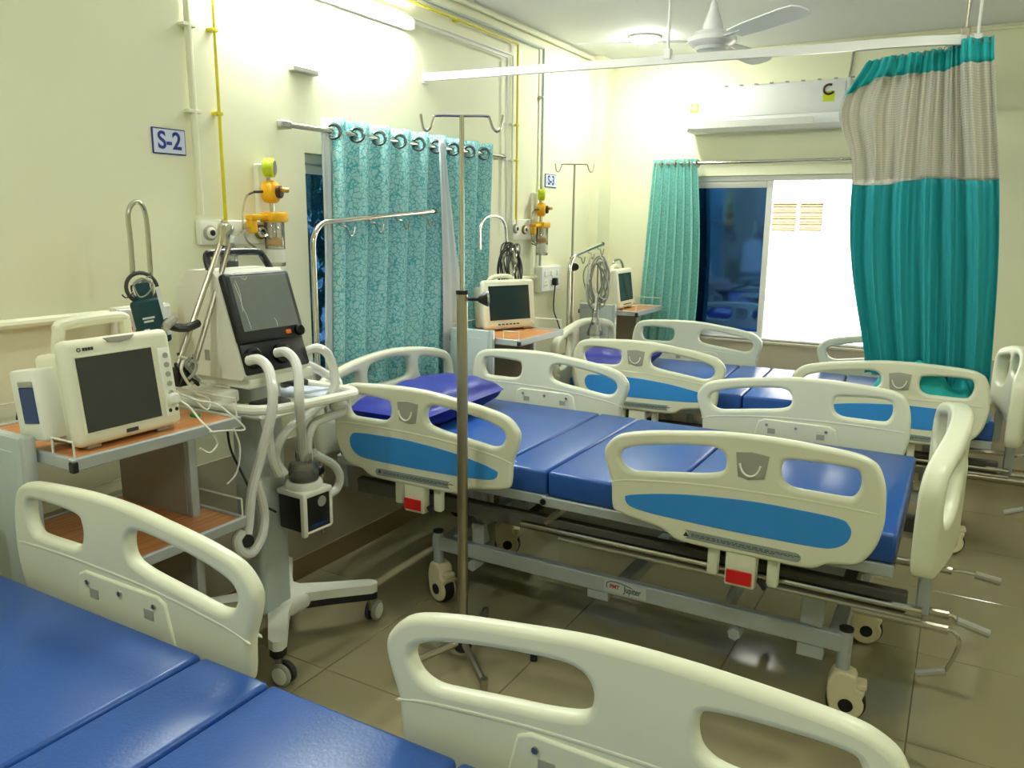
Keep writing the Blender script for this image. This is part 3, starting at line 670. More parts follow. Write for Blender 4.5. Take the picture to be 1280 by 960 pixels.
# wheeled base
vb(B().b2((.2, 1.87, .11), (.4, 2.06, .19), .03, 3), 'base_hub', 'white_plastic')
for ex, ey in ((.52, 2.225), (.525, 1.735), (.075, 2.215), (.075, 1.74)):
    h = Vector((.3, 1.965, .15)); e = Vector((ex, ey, .135)); d = (e-h); L_ = d.length; an = math.atan2(d.y, d.x)
    X = Matrix.Translation(h) @ Matrix.Rotation(an, 4, 'Z')
    pl = [(0, -.055), (L_*.5, -.036), (L_, -.03), (L_+.022, -.015), (L_+.026, 0), (L_+.022, .015), (L_, .03), (L_*.5, .036), (0, .055)]
    b = B(); b.prism(pl, lambda a, c, z: X @ Vector((a, c, z-.02*a/L_)), .0, .035); lg = vb(b, 'leg', 'white_plastic')
    b = B(); b.prism([(a, c*.93) for a, c in pl], lambda a, c, z: X @ Vector((a, c, z-.02*a/L_)), -.028, 0); vb(b, 'leg_underside', 'black', lg)
    k = Vector((math.cos(an+.9), math.sin(an+.9), 0)); ax = Vector((-k.y, k.x, 0)); o = e+k*.02; o.z = .04
    for s in (-1, 1):
        cs = B(); cs.lathe([(.02, 0), (.036, .002), (.0395, .008), (.0395, .016), (.03, .02)], o+ax*(s*.004), ax*s, 20); vb(cs, 'castor_wheel', 'grey_plastic' if s < 0 else 'cable_dark', lg)
        cs = B(); cs.cyl(o+ax*(s*.024), o+ax*(s*.0255), .03, n=20); vb(cs, 'wheel_face', 'white_plastic', lg)
    cs = B(); cs.cyl((e.x, e.y, .05), (e.x, e.y, .115), .013); vb(cs, 'castor_stem', 'chrome_dull', lg)
# support arm: two parallel chrome rods with a joint
j = Q(281, 290, .36)
arm = B().lathe([(.016, -.045), (.02, -.01), (.024, .0), (.024, .02), (.012, .028)], j, Q(284, 275, .36)-Q(277, 310, .36), 18).obj('arm_joint', 'chrome', V)
for a, b_ in (((275, 305), (221, 460)), ((287, 305), (240, 466))):
    B().tube([Q(*a, .36), Q(*b_, .36)], .0085, 10).obj('arm_rod', 'chrome_dull', V)
B().tube([Q(206, 402, .4), Q(216, 408, .4), Q(232, 410, .38), Q(247, 404, .36)], .013, 8, 3).obj('arm_clamp', 'black', V)
B().tube([Q(218, 398, .41), Q(206, 410, .42), Q(212, 402, .42)], .012, 8, 2).obj('clamp_lever', 'grey_plastic', V)
B().box(Q(228, 470, .33), (.05, .07, .06), .012).obj('arm_mount', 'black', V)
vb(B().b2((.2, 1.66, .97), (.42, 1.73, 1.01), .008, 2), 'side_bracket', 'white_plastic')
# humidifier
hc = Vector((.475, 1.94, .0)); RZ = Matrix.Rotation(-.06, 4, 'Z')
hb = B().box((0, 0, 0), (.125, .125, .135), .006, 2); hb.v = [tuple(hc+Vector((0, 0, .555))+RZ @ Vector(v)) for v in hb.v]; hum = vb(hb, 'humidifier', 'black')
def hp(b, name, m, par=hum, lab=None): b.v = [tuple(hc+RZ @ Vector(v)) for v in b.v]; return vb(b, name, m, par, lab)
fr = B()
fr.b2((-.068, -.068, .612), (.068, .068, .632), .006, 2)
fr.b2((.05, -.07, .475), (.07, -.05, .625), .006, 2); fr.b2((.06, .055, .488), (.068, .068, .62), .003, 1); fr.b2((.06, -.06, .482), (.068, .06, .491), .003, 1)
hp(fr, 'humidifier_frame', 'white_plastic')
hp(B().cyl((.0625, .02, .585), (.0645, .02, .585), .019), 'control_dial', 'grey_plastic')
hp(B().b2((.0625, -.03, .5), (.0637, .035, .512)), 'blue_print', 'blue_display')
hp(B().lathe([(.062, .632), (.064, .645), (.06, .655), (.055, .657)], n=28), 'collar', 'white_plastic')
hp(B().lathe([(.05, .655), (.052, .66), (.052, .705), (.045, .722), (.02, .728)], n=28), 'water_chamber', 'jar')
hp(B().lathe([(.047, .656), (.0475, .66), (.0475, .672), (.046, .674)], n=28), 'chamber_base', 'cable_dark')
for dx in (-.02, .024):
    hp(B().cyl((dx, 0, .722), (dx, 0, .755), .013), 'chamber_port', 'clear_plastic')
kn = B().lathe([(.016, -.012), (.02, 0), (.016, .012)], Q(399, 588, .4), (1, .2, 0), 10); kn.obj('clamp_knob', 'black', V)
# corrugated breathing hoses
HS = [
 [(311, 451, .5), (322, 449, .54), (333, 457, .58), (339, 474, .62), (341, 497, .635), (338, 525, .62), (326, 570, .58), (315, 612, .56), (311, 650, .55), (309, 668, .55)],
 [(346, 441, .5), (357, 440, .54), (368, 450, .58), (373, 470, .62), (374, 500, .635), (376, 530, .58), (378, 560, .5), (380, 575, .48)],
 [(372, 447, .42), (382, 440, .45), (396, 435, .48), (409, 442, .5), (417, 462, .51), (418, 484, .52), (408, 500, .53), (396, 509, .55), (380, 522, .56), (362, 535, .56), (349, 553, .54), (345, 575, .5), (355, 592, .5)],
 [(374, 452, .40), (390, 458, .43), (405, 466, .45), (420, 474, .47), (424, 490, .48), (417, 508, .49), (430, 506, .5), (428, 515, .5), (408, 522, .5), (392, 530, .5), (385, 550, .5), (386, 575, .48)],
 [(392, 566, .47), (405, 574, .46), (418, 582, .45), (425, 596, .44), (421, 611, .43), (409, 618, .43), (402, 616, .43)],
 [(330, 520, .56), (336, 545, .54), (340, 575, .52), (348, 592, .5)],
 [(320, 600, .55), (330, 640, .53), (328, 668, .54), (316, 690, .55), (302, 690, .56), (296, 676, .56), (303, 664, .56)],
]
for n_, l in enumerate(HS):
    P_ = smooth_path([Q(*p) for p in l], 14); rr = [.0154 if k % 2 else .0162 for k in range(len(P_))]
    B().tube(P_, rr, 10).obj('breathing_hose', 'hose', V)
ek = B().lathe([(.02, -.008), (.022, 0), (.02, .008)], Q(309, 676, .56), (1, -.5, .2), 16); ek.obj('hose_end', 'black', V)
B().tube([Q(283, 525, .3), Q(288, 560, .35), Q(303, 592, .42), Q(320, 624, .45), Q(345, 640, .45)], .004, 6, 6).obj('power_lead', 'black', V)
bk = B().box((0, 0, 0), (.19, .14, .012), .002, 1, X=Matrix.Rotation(.2, 4, 'Z')); ob = bk.obj('manual', 'sign_white'); ob.location = (.42, 2.03, .947)
tag(ob, 'white booklet lying on the tray under the ventilator', 'booklet')
ob = B().box((0, 0, 0), (.08, .12, .035), .012, 2).obj('hose_pouch', 'black'); ob.location = (.5, 1.78, .959); tag(ob, 'black pouch lying on the ventilator tray', 'pouch')
ob = B().box((0, 0, 0), (.09, .07, .03), .01, 2).obj('cable_box', 'black'); ob.location = (.3, 2.085, .957); tag(ob, 'black flat box at the back of the ventilator tray', 'box')

# ---------------------------------------------------------------- drip stands and rods
def hooks(b, c, ax, w, up=Vector((0, 0, 1))):
    c = Vector(c)
    for s in (-1, 1):
        a = ax*s
        b.tube([c, c+a*w*.6, c+a*w*.68-up*.008, c+a*w*.76-up*.035, c+a*w*.86-up*.046, c+a*w*.95-up*.035, c+a*w+up*.004], .0042, 8, 4)
sp = WZ(580, 812, 0); sp = Vector((.985, 2.17, 0))
SV = thing('drip_stand', 'chrome drip stand with two-hook top standing between the beds', 'drip stand', sp, 0, 'drip stands')
B().tube([(0, 0, .06), (0, 0, 1.312)], .0185, 16).obj('lower_tube', 'chrome_dull', SV)
B().cyl((0, 0, 1.312), (0, 0, 1.325), .0205).obj('tube_collar', 'black', SV)
B().tube([(0, 0, 1.32), (0, 0, 1.868)], .0078, 12).obj('upper_tube', 'chrome', SV)
hb = B(); hooks(hb, (0, 0, 1.868), _r0, .128); hb.obj('hook_bar', 'chrome', SV)
kb = B(); kb.cyl((.018, .008, 1.297), (.05, .024, 1.297), .006); kb.lathe([(.006, 0), (.012, .006), (.024, .028), (.027, .034)], (.045, .022, 1.297), (.85, .5, .05), 18); ck = kb.obj('clamp_knob', 'black', SV)
B().lathe([(.0265, 0), (.024, .004), (.01, .007)], (.0735, .039, 1.2985), (.85, .5, .05), 18).obj('knob_face', 'chrome', ck)
B().lathe([(.028, .045), (.034, .06), (.028, .085), (.02, .09)], n=16).obj('base_hub', 'black', SV)
for k in range(5):
    a = math.radians(-41+72*k); d = Vector((math.cos(a), math.sin(a), 0))
    lg = B().tube([d*.02+Vector((0, 0, .075)), d*.14+Vector((0, 0, .07)), d*.255+Vector((0, 0, .062))], .013, 8, 2).obj('leg', 'chrome_dull', SV)
    B().cyl(d*.255+Vector((0, 0, .022)), d*.255+Vector((0, 0, .078)), .012, n=12).obj('foot_post', 'chrome_dull', lg)
    B().cyl(d*.255+Vector((0, 0, 0)), d*.255+Vector((0, 0, .03)), .014, .012, 12).obj('rubber_foot', 'rubber', lg)
s3 = Vector((.215, 4.62, 0))
S3 = thing('drip_stand', 'thin drip stand with two-hook top in the far corner', 'drip stand', s3, 0, 'drip stands')
B().tube([(0, 0, .05), (0, 0, 1.33)], .0165, 14).obj('lower_tube', 'chrome_dull', S3)
B().tube([(0, 0, 1.33), (0, 0, 1.9)], .0075, 12).obj('upper_tube', 'chrome_dull', S3)
hb = B(); hooks(hb, (0, 0, 1.9), _r0, .12); hb.obj('hook_bar', 'chrome_dull', S3)
B().lathe([(.026, .04), (.03, .055), (.02, .08)], n=16).obj('base_hub', 'black', S3)
B().lathe([(.02, 0), (.026, .012), (.02, .03)], (.02, -.015, 1.27), (.8, -.6, 0), 14).obj('clamp_knob', 'black', S3)
for k in range(5):
    a = math.radians(10+72*k); d = Vector((math.cos(a), math.sin(a), 0))
    lg = B().tube([d*.015+Vector((0, 0, .06)), d*.19+Vector((0, 0, .05))], .011, 8).obj('leg', 'chrome_dull', S3)
    B().cyl(d*.19, d*.19+Vector((0, 0, .06)), .012, n=12).obj('rubber_foot', 'rubber', lg)
def drip_arm(base, top, end, nh, hd, label):
    base = Vector(base); top = Vector(top); end = Vector(end)
    t = thing('drip_pole', label, 'drip rod', base, 0, 'bent drip rods at the bed heads')
    q = (end-top).normalized()
    pts = [Vector((0, 0, 0)), Vector((0, 0, top.z-base.z-.09))]+[(top-base)-Vector((0, 0, .09))*(1-math.sin(a_))+q*(.09*(1-math.cos(a_))) for a_ in [PI/2*k_/8 for k_ in range(1, 9)]]+[end-base]
    B().tube(pts, .0115, 12).obj('rod', 'chrome', t)
    B().tube([end-base-q*.012, end-base+q*.008], .0125, 12).obj('end_cap', 'black', t)
    for k in range(nh):
        p = top-base+(end-top)*((k+.75)/(nh+.35))
        s = Vector((.35*hd, .0, 0))
        B().tube([p, p+q*.02+Vector((.0, 0, -.02)), p+q*.055+Vector((.0, 0, -.03)), p+q*.075+Vector((.0, 0, -.062)), p+q*.095+Vector((.0, 0, -.068)), p+q*.112+Vector((.0, 0, -.035))], .0035, 6, 4).obj('hook', 'chrome_dull', t)
    return t
XD = .115
T2 = WX(391, 300, XD); E2 = WX(543, 264, XD)
drip_arm((XD, T2.y, .22), (XD, T2.y, WX(400, 279, XD).z), E2, 4, 1, 'chrome bent drip rod with hooks in front of the left curtain')
T3 = WX(712, 322, .38); E3 = WX(753, 305, .38)
drip_arm((.38, T3.y, .3), (.38, T3.y, T3.z), E3, 3, 1, 'chrome bent drip rod with hooks at the head of the farthest bed')
# ---------------------------------------------------------------- curtains
def solid(o, th=.002):
    m = o.modifiers.new('thickness', 'SOLIDIFY'); m.thickness = th; m.offset = 0
def rod(a, b, r, m='chrome_dull'): return B().tube([a, b], r, 12)
ry0, ry1, rz = WX(352, 156, .06).y, 4.02, 1.905
R1 = thing('curtain_rod', 'silver curtain rod over the left window', 'curtain rod', (0, 0, 0))
B().tube([(.06, ry0+.03, rz), (.06, ry1, rz)], .011, 12).obj('rod', 'chrome', R1)
for y in (ry0+.04, ry1-.02):
    B().box((.035, y, rz), (.07, .018, .03), .004, 1).obj('bracket', 'grey_plastic', R1)
B().b2((.045, ry0-.015, rz-.014), (.075, ry0+.035, rz+.014), .005, 1).obj('end_cap', 'grey_plastic', R1)
# left curtain: eight folds on eyelets
cy0, cy1 = WX(425, 165, .075).y-.03, WX(612, 192, .075).y+.03
def c1f(u, v):
    nf = 8.5; z = rz+.055-v*(rz+.055-.66)
    y = cy0+(cy1-cy0)*(u*(1-.02*v)+.0*v) - .10*v*(1-u) + .05*math.sin(3*u+2)*v
    amp = .036*(1-.2*v); ph = 2*PI*nf*u+.6*v*math.sin(5*u)
    return (.062+amp*math.sin(ph), y+.012*math.sin(2*ph)*v, z)
C1 = thing('window_curtain', 'teal crackle-patterned eyelet curtain over the left window', 'curtain', (0, 0, 0), 0, 'eyelet curtains')
o = B().grid(c1f, 200, 50, lambda u, v: (u*2.3, v*1.3)).obj('fabric', 'curtain_teal', C1, ang=180); solid(o)
for k in range(9):
    u = k/8.5+.004; p = c1f(u, .032); n_ = Vector((.62, -.78, 0))
    B().torus(Vector((.062, p[1], rz))+n_*.004, n_, .028, .008, 22, 8).obj('eyelet', 'ring_metal', C1)
def shf(u, v):
    z = rz+.05-v*(rz+.05-.66)
    return (.05+.006*math.sin(14*u), cy0-.055+.075*u-.02*v+.03*math.sin(6*v)*v*.5, z)
SH = thing('sheer_curtain', 'thin white sheer curtain edge beside the teal left curtain', 'curtain', (0, 0, 0))
solid(B().grid(shf, 12, 24, lambda u, v: (u*.2, v)).obj('fabric', 'sheer_white', SH, ang=180), .001)
def shg(u, v):
    z = rz+.03-v*(rz+.03-.665); w = .03+.2*v
    cy = cy0+(cy1-cy0)*(.57+.13*v)
    return (.108+.008*math.sin(16*u+4*v), cy+(u-.5)*w*1.3, z)
o = B().grid(shg, 20, 30, lambda u, v: (u*.3, v)).obj('lining', 'sheer_white', C1, ang=180); solid(o, .001)
# back window curtain rod and gathered mint curtain
bz_ = WY(868, 204, Y1-.08).z
R2 = thing('curtain_rod', 'silver curtain rod above the back window', 'curtain rod', (0, 0, 0))
B().tube([(.43, Y1-.08, bz_), (2.45, Y1-.08, bz_)], .011, 12).obj('rod', 'chrome', R2)
for x in (.445, 2.43): B().b2((x-.01, Y1-.09, bz_-.015), (x+.01, Y1, bz_+.015), .003, 1).obj('bracket', 'chrome_dull', R2)
ax0, ax1 = WY(817, 200, Y1-.08).x, WY(872, 200, Y1-.08).x
bx0, bx1 = WY(793, 405, Y1-.1).x, WY(868, 405, Y1-.1).x
def c2f(u, v):
    z = bz_+.03-v*(bz_+.03-.30)
    s = min(1, v*1.25)
    l = ax0+(bx0-ax0)*s**1.1; r = ax1+(bx1-ax1)*s+.03*math.sin(v*PI*1.3)
    if v > .86: r -= (v-.86)*.5
    x = l+(r-l)*u; ph = 2*PI*6.5*u
    return (x+.006*math.sin(2*ph), Y1-.085+(.026+.006*v)*math.sin(ph+.8*v), z)
C2 = thing('window_curtain', 'mint green curtain gathered at the left end of the back window', 'curtain', (0, 0, 0), 0, 'eyelet curtains')
o = B().grid(c2f, 150, 50, lambda u, v: (u*1.5, v*1.7)).obj('fabric', 'curtain_mint', C2, ang=180); solid(o)
for k in range(6):
    u = (k+.5)/6.5; B().torus((ax0+(ax1-ax0)*u, Y1-.08, bz_), (.9, .4*(-1)**k, 0), .023, .0055, 18, 6).obj('eyelet', 'chrome_dull', C2)
B().torus((ax1+.002, Y1-.082, bz_-.004), (.95, -.3, 0), .023, .0055, 18, 6).obj('eyelet', 'chrome_dull', C2)
# privacy curtain track
TZ = 2.232
tp = [Vector((.0, 3.337, TZ)), WZ(662, 89, TZ), WZ(871, 73, TZ), WZ(1040, 60, TZ)]
dv = (tp[3]-tp[1]).normalized(); tp[1] = tp[0]+(tp[3]-tp[0])*.25; tp[2] = tp[0]+(tp[3]-tp[0])*.6
e1 = tp[3]+dv*.25; cn = Vector((2.33, e1.y+.16, TZ)); e2 = Vector((2.335, Y1, TZ))
TR = thing('curtain_track', 'white ceiling-hung curtain track running from left wall around the far bed', 'curtain track', (0, 0, 0))
def sweep_box(pts, w, h):
    b = B(); n = len(pts); vs = []; fs = []
    for i, p in enumerate(pts):
        d = (pts[min(i+1, n-1)]-pts[max(i-1, 0)]).normalized(); s = Vector((-d.y, d.x, 0))
        for a, c in ((-1, -1), (1, -1), (1, 1), (-1, 1)): vs.append(p+s*(a*w/2)+Vector((0, 0, c*h/2)))
    for i in range(n-1):
        for k in range(4): fs.append((i*4+k, i*4+(k+1) % 4, i*4+4+(k+1) % 4, i*4+4+k))
    fs += [(0, 1, 2, 3), tuple(4*(n-1)+k for k in range(4))]
    return b.add(vs, fs)
track = [tp[0], tp[1], tp[2], tp[3]]+smooth_path([tp[3]+dv*.1, e1, Vector((2.29, e1.y+.05, TZ)), cn, cn+Vector((.003, .2, 0))], 6)[1:]+[e2]
sweep_box(track, .022, .034).obj('track', 'aluminium_white', TR, ang=40)
B().b2((0, 3.315, TZ-.03), (.012, 3.36, TZ+.03), .003, 1).obj('wall_flange', 'aluminium_white', TR)
p = WZ(822, 68, TZ)
q = tp[0]+(tp[3]-tp[0])*((p.x-tp[0].x)/(tp[3].x-tp[0].x))
for c_, m_, r_ in ((q, 'aluminium_white', .006), (Vector((2.305, e1.y+.07, TZ)), 'chrome_dull', .006), (Vector((2.345, e1.y+.2, TZ)), 'aluminium_white', .006)):
    b = B(); b.tube([(c_.x, c_.y, TZ+.01), (c_.x, c_.y, ZC)], r_, 10); b.b2((c_.x-.016, c_.y-.016, TZ+.0), (c_.x+.016, c_.y+.016, TZ+.045), .003, 1); b.cyl((c_.x, c_.y, ZC-.008), (c_.x, c_.y, ZC), .022); b.obj('hanger_rod', m_, TR)
# privacy curtain itself: teal header, netting, teal body, gathered at the track's bend and tucked onto the bed
PT = [WZ(1092, 66, TZ), WZ(1125, 66, TZ), WZ(1160, 63, TZ), WZ(1190, 62, TZ), WZ(1235, 56, TZ)]
PT[0] = Vector((1.985, 3.80, TZ)); PT = [Vector((1.975, 3.82, TZ-.01)), Vector((2.06, 3.76, TZ-.005)), Vector((2.16, 3.72, TZ-.005)), Vector((2.25, 3.66, TZ-.01)), Vector((2.30, 3.58, TZ-.0)), Vector((2.40, 3.57, TZ))]
PB = [Vector((2.03, 4.1, .86)), Vector((2.12, 4.13, .83)), Vector((2.22, 4.14, .82)), Vector((2.33, 4.15, .80)), Vector((2.44, 4.15, .76)), Vector((2.555, 4.1, .725))]
def along(L, u):
    P = smooth_path(L, 10); f = u*(len(P)-1); i = min(int(f), len(P)-2); return P[i].lerp(P[i+1], f-i)
def pcf(u, v):
    t_ = along(PT, u); b_ = along(PB, u); s = v**1.15
    p = t_.lerp(b_, s); p.z = t_.z+(b_.z-t_.z)*v
    bulge = math.exp(-((v-.13)/.12)**2)*.11*max(0, 1-u*3.2)
    p.x -= bulge; p.x += (-.075*(1-u)**2 + .03*u)*math.sin(PI*min(1, v*1.05))**1.2
    ph = 2*PI*(6.2*u+.25*math.sin(2.2*v+3*u)); a = .028*(.45+.55*min(1, v*3))
    q_ = Vector((.25*math.cos(ph*1.0), -math.sin(ph), 0))*a + Vector((0, 1, 0))*.012*math.sin(ph*2.7+4*v)
    return p+q_
PC = thing('privacy_curtain', 'teal privacy curtain with white net top hanging over the far bed', 'curtain', (0, 0, 0))
VH, VN = .055, .42
def sub(v0, v1):
    return lambda u, v: pcf(u, v0(u)+(v1(u)-v0(u))*v)
h0 = lambda u: 0.0
h1 = lambda u: VH+(.05*max(0, 1-u*7))
n1 = lambda u: .365-.035*u+.006*math.sin(9*u)
e_ = lambda u: 1.0
for nm, f0, f1, m_, nv in (('header', h0, h1, 'privacy_header', 4), ('net', h1, n1, 'privacy_net', 24), ('drape', n1, e_, 'privacy_teal', 36)):
    o = B().grid(sub(f0, f1), 150, nv, lambda u, v, a=f0(.5), c=f1(.5): (u*1.6, (a+(c-a)*v)*1.45)).obj(nm, m_, PC, ang=180); solid(o, .0015)
# crumpled hem lying on the mattress
def hem(u, v):
    a = u*PI*2
    x = 2.03+.53*u; y = 3.95+.38*v+.02*math.sin(9*u)
    e = (1-(2*v-1)**2)**.5 if abs(2*v-1) < 1 else 0
    return (x, y, .703+e*((.1+.12*math.exp(-((u-.55)/.22)**2))+.03*math.sin(17*u)+.022*math.sin(31*u+5*v)+.02*math.sin(12*v+9*u))*(1-abs(2*u-1)**6))
o = B().grid(hem, 70, 24, lambda u, v: (u, v)).obj('gathered_hem', 'privacy_header', PC, ang=180); solid(o, .0015)
for k in range(18):
    p = along(PT, (k+.5)/18); B().torus((p.x, p.y, TZ-.012), (.6, .8, 0), .009, .0018, 10, 5).obj('hanging_ring', 'chrome_dull', PC)
# ---------------------------------------------------------------- air conditioner
yac = Y1-.2
a = WY(857, 158, yac); c = WY(1055, 158, yac); tpz = WY(1000, 104, Y1-.17).z
ax0_, ax1_ = a.x, c.x+.01; zb, zt = .5*(a.z+c.z)-.012, tpz+.012
AC = thing('air_conditioner', 'white split air conditioner on the wall above the back window', 'air conditioner', ((ax0_+ax1_)/2, Y1, zb))
hw = (ax1_-ax0_)/2; hh = zt-zb
pf = [(0, .0), (-.15, .0), (-.19, .02), (-.205, .06), (-.2, .09), (-.195, hh-.03), (-.17, hh), (0, hh)]
B().prism(pf, lambda y, z, d: (d, y, z), -hw, hw).obj('casing', 'white_gloss', AC)
B().b2((-hw-.004, -.2, .004), (-hw+.018, -.002, hh), .008, 2).obj('end_cap', 'white_gloss', AC); B().b2((hw-.018, -.2, .004), (hw+.004, -.002, hh), .008, 2).obj('end_cap', 'white_gloss', AC)
B().b2((-hw+.03, -.207, .078), (hw-.02, -.197, hh-.02), .006, 2).obj('front_panel', 'white_gloss', AC)
fl_ = B(); fl_.prism([(-.152, -.004), (-.196, .017), (-.209, .058), (-.204, .062), (-.19, .023), (-.15, .003)], lambda y, z, d: (d, y, z), -hw+.05, hw-.19); fl_.obj('air_flap', 'aluminium_white', AC)
B().b2((-hw+.07, -.198, .028), (hw-.2, -.194, .034)).obj('outlet_gap', 'cart_dark', AC)
for k in range(9): B().b2((-hw+.24+k*.095, -.19, hh-.002), (-hw+.26+k*.095, -.17, hh+.004)).obj('grille_clip', 'grey_plastic', AC)
st = B().b2((hw-.145, -.2095, hh-.135), (hw-.078, -.2065, hh-.075), .001, 1).obj('energy_sticker', 'lime', AC, 'yellow-green energy rating sticker')
B().tube([(hw-.112+.03*math.cos(a_), -.2085, hh-.065+.028*math.sin(a_)) for a_ in [math.radians(d) for d in range(60, 331, 15)]], .007, 6).obj('rating_dial', 'brown_dark', st)
s2_ = B().b2((-hw+.03, -.2095, hh-.155), (-hw+.085, -.2065, hh-.10), .001, 1).obj('round_sticker', 'lime', AC)
B().cyl((-hw+.0575, -.211, hh-.126), (-hw+.0575, -.2093, hh-.126), .021).obj('sticker_emblem', 'grey_plastic', s2_)
# ---------------------------------------------------------------- ceiling fan
fz = 2.395; fp_ = WZ(890, 52, fz)
FN_ = thing('ceiling_fan', 'white three-blade ceiling fan', 'ceiling fan', (fp_.x, fp_.y, 0))
B().tube([(0, 0, fz+.08), (0, 0, ZC-.05)], .011, 12).obj('down_rod', 'white_gloss', FN_)
B().lathe([(.05, ZC), (.045, ZC-.03), (.015, ZC-.07)], n=20).obj('canopy', 'white_gloss', FN_)
B().lathe([(.015, fz+.17), (.022, fz+.14), (.045, fz+.075), (.05, fz+.05), (.05, fz+.045)], n=22).obj('lower_canopy', 'white_gloss', FN_)
B().lathe([(.03, fz+.048), (.09, fz+.038), (.112, fz+.015), (.114, fz-.005), (.095, fz-.022), (.08, fz-.026), (.07, fz-.04), (.02, fz-.045)], n=32).obj('motor', 'white_gloss', FN_)
for k, an in enumerate((math.radians(-39), math.radians(-39+120), math.radians(-39+240))):
    X = Matrix.Translation((0, 0, fz+.004)) @ Matrix.Rotation(an, 4, 'Z')
    b = B(); b.box((0, 0, 0), (.14, .035, .005), .002, 1); b.v = [tuple(X @ (Vector(v)+Vector((.16, 0, 0)))) for v in b.v]
    ir = b.obj('blade_iron', 'white_gloss', FN_)
    pl = [(.17, -.045), (.3, -.058), (.55, -.062), (.61, -.055), (.632, -.03), (.635, .02), (.61, .05), (.55, .058), (.3, .052), (.17, .042)]
    X2 = X @ Matrix.Rotation(-.2, 4, 'X')
    b = B(); b.prism(pl, lambda a_, c_, z_: X2 @ Vector((a_, c_, z_)), -.003, .003); b.obj('blade', 'white_gloss', FN_)
# ---------------------------------------------------------------- lights
def downlight(x, y, label, m='fill_light'):
    t = thing('ceiling_light', label, 'ceiling light', (x, y, ZC), 0, 'round ceiling downlights')
    B().lathe([(.105, 0), (.105, -.004), (.098, -.012), (.088, -.012)], n=28).obj('trim_ring', 'white_gloss', t)
    B().lathe([(.087, -.006), (.085, -.018), (.07, -.028), (.02, -.034)], n=28).obj('diffuser', m, t)
p = WZ(806, 46, ZC)
downlight(p.x, p.y, 'round ceiling downlight glowing beside the fan', 'down_light')
downlight(2.75, 2.5, 'added fill downlight over the walkway, outside the view')  # this and the next two are unseen lamps added to brighten the room
downlight(2.75, .1, 'added fill downlight near the camera, outside the view')
downlight(.75, .1, 'added fill downlight above the nearest bed, outside the view')

be = WX(516, 31, .05)
LB = thing('tube_light', 'glowing white tube light batten high on the left wall', 'tube light', (0, be.y-1.2, be.z))
B().b2((.0, 0, -.02), (.03, 1.2, .02), .004, 1).obj('batten', 'white_gloss', LB)
B().tube([(.045, .015, 0), (.045, 1.185, 0)], .017, 12).obj('diffuser', 'batten_light', LB)
for y in (.0, 1.185): B().b2((.025, y, -.022), (.066, y+.015, .022), .004, 1).obj('end_cap', 'white_gloss', LB)
# ---------------------------------------------------------------- pipes, conduits on the left wall
def pipe(name, pts, r, m, label, cat, off=.02, clips=()):
    off += .008
    t = thing(name, label, cat, (0, 0, 0))
    B().tube([(off, p[1], p[0]) for p in pts], r, 10).obj('run', m, t)
    for y, z in clips: B().b2((.001, y-r*2.2, z-.006), (off+r*.9, y+r*2.2, z+.006), .002, 1).obj('clip', m, t)
    return t
yz = lambda px, py: (lambda p: (p.z, p.y))(WX(px, py, .02))
z_y = yz(285, 283)
yy = WX(272, 140, .02).y
zr = WX(560, 13, .02).z
pipe('gas_pipe', [(1.53, yy), (2.545, yy), (2.545, WX(646, 54, .02).y), (1.53, WX(646, 54, .02).y)], .0065, 'yellow_pipe', 'yellow gas pipe along the top of left wall with two drops', 'pipe', .02, [(yy, z) for z in (WX(263, 37, .02).z, WX(271, 142, .02).z)]+[(WX(646, 54, .02).y, z) for z in (2.1, 1.9)]+[(3.6, 2.545)])
yy = WX(240, 110, .02).y
pipe('conduit', [(1.56, yy), (ZC, yy)], .012, 'wall_paint', 'cream conduit beside the yellow pipe near the S-2 sign', 'pipe', .012, [(yy, WX(232, 30, .02).z), (yy, WX(241, 139, .02).z)])
for dx, px in ((0, 633), (.0, 640)):
    yy = WX(px, 150, .02).y
    pipe('gas_pipe', [(1.53, yy), (2.455+(.02 if px > 635 else 0), yy), (2.455+(.02 if px > 635 else 0), 2.72)], .006, 'aluminium_white', 'pale thin gas pipe dropping to the outlets, %s of the pair' % ('left' if px < 636 else 'right'), 'pipe', .016, [(yy, 2.1), (yy, 1.9)])
yy = WX(678, 150, .02).y
pipe('conduit', [(1.27, yy), (2.58, yy), (2.58, 3.0)], .009, 'cart_grey', 'grey conduit running down to the far switchboard', 'pipe', .012, [(yy, 2.3), (yy, 1.6)])
pipe('conduit', [(ZC-.03, Y0+.02), (ZC-.03, 5.3)], .012, 'wall_paint', 'cream conduit along the top edge of the left wall', 'pipe', .012, [(3.0, ZC-.03), (4.0, ZC-.03), (4.9, ZC-.03)])
zc_ = WX(60, 401, .02).z
pipe('conduit', [(zc_, Y0+.02), (zc_, WX(134, 392, .02).y)], .016, 'wall_paint', 'cream horizontal conduit low on the left wall beside the nearest cart', 'pipe', .016, [(.5, zc_)])
zc2 = WX(645, 349, .02).z
pipe('conduit', [(zc2, 3.95), (zc2, WX(668, 349, .02).y)], .016, 'wall_paint', 'cream horizontal conduit ending at the far switchboard', 'pipe', .016)
t = thing('conduit', 'thin cream conduit along the top of the back wall', 'pipe', (0, 0, 0))
b = B(); b.tube([(.1, Y1-.012, ZC-.025), (XR, Y1-.012, ZC-.025)], .009, 8); b.obj('run', 'wall_paint', t)
px_ = WY(1063, 100, Y1-.01).x
B().tube([(px_+.08, Y1-.012, ZC-.03), (px_+.01, Y1-.012, ZC-.07), (px_, Y1-.012, ZC-.15), (px_-.01, Y1-.012, zt+.006)], .006, 8, 4).obj('drop', 'cart_dark', t)
pb = WX(360, 86, .0); pc_ = WX(392, 96, 0)
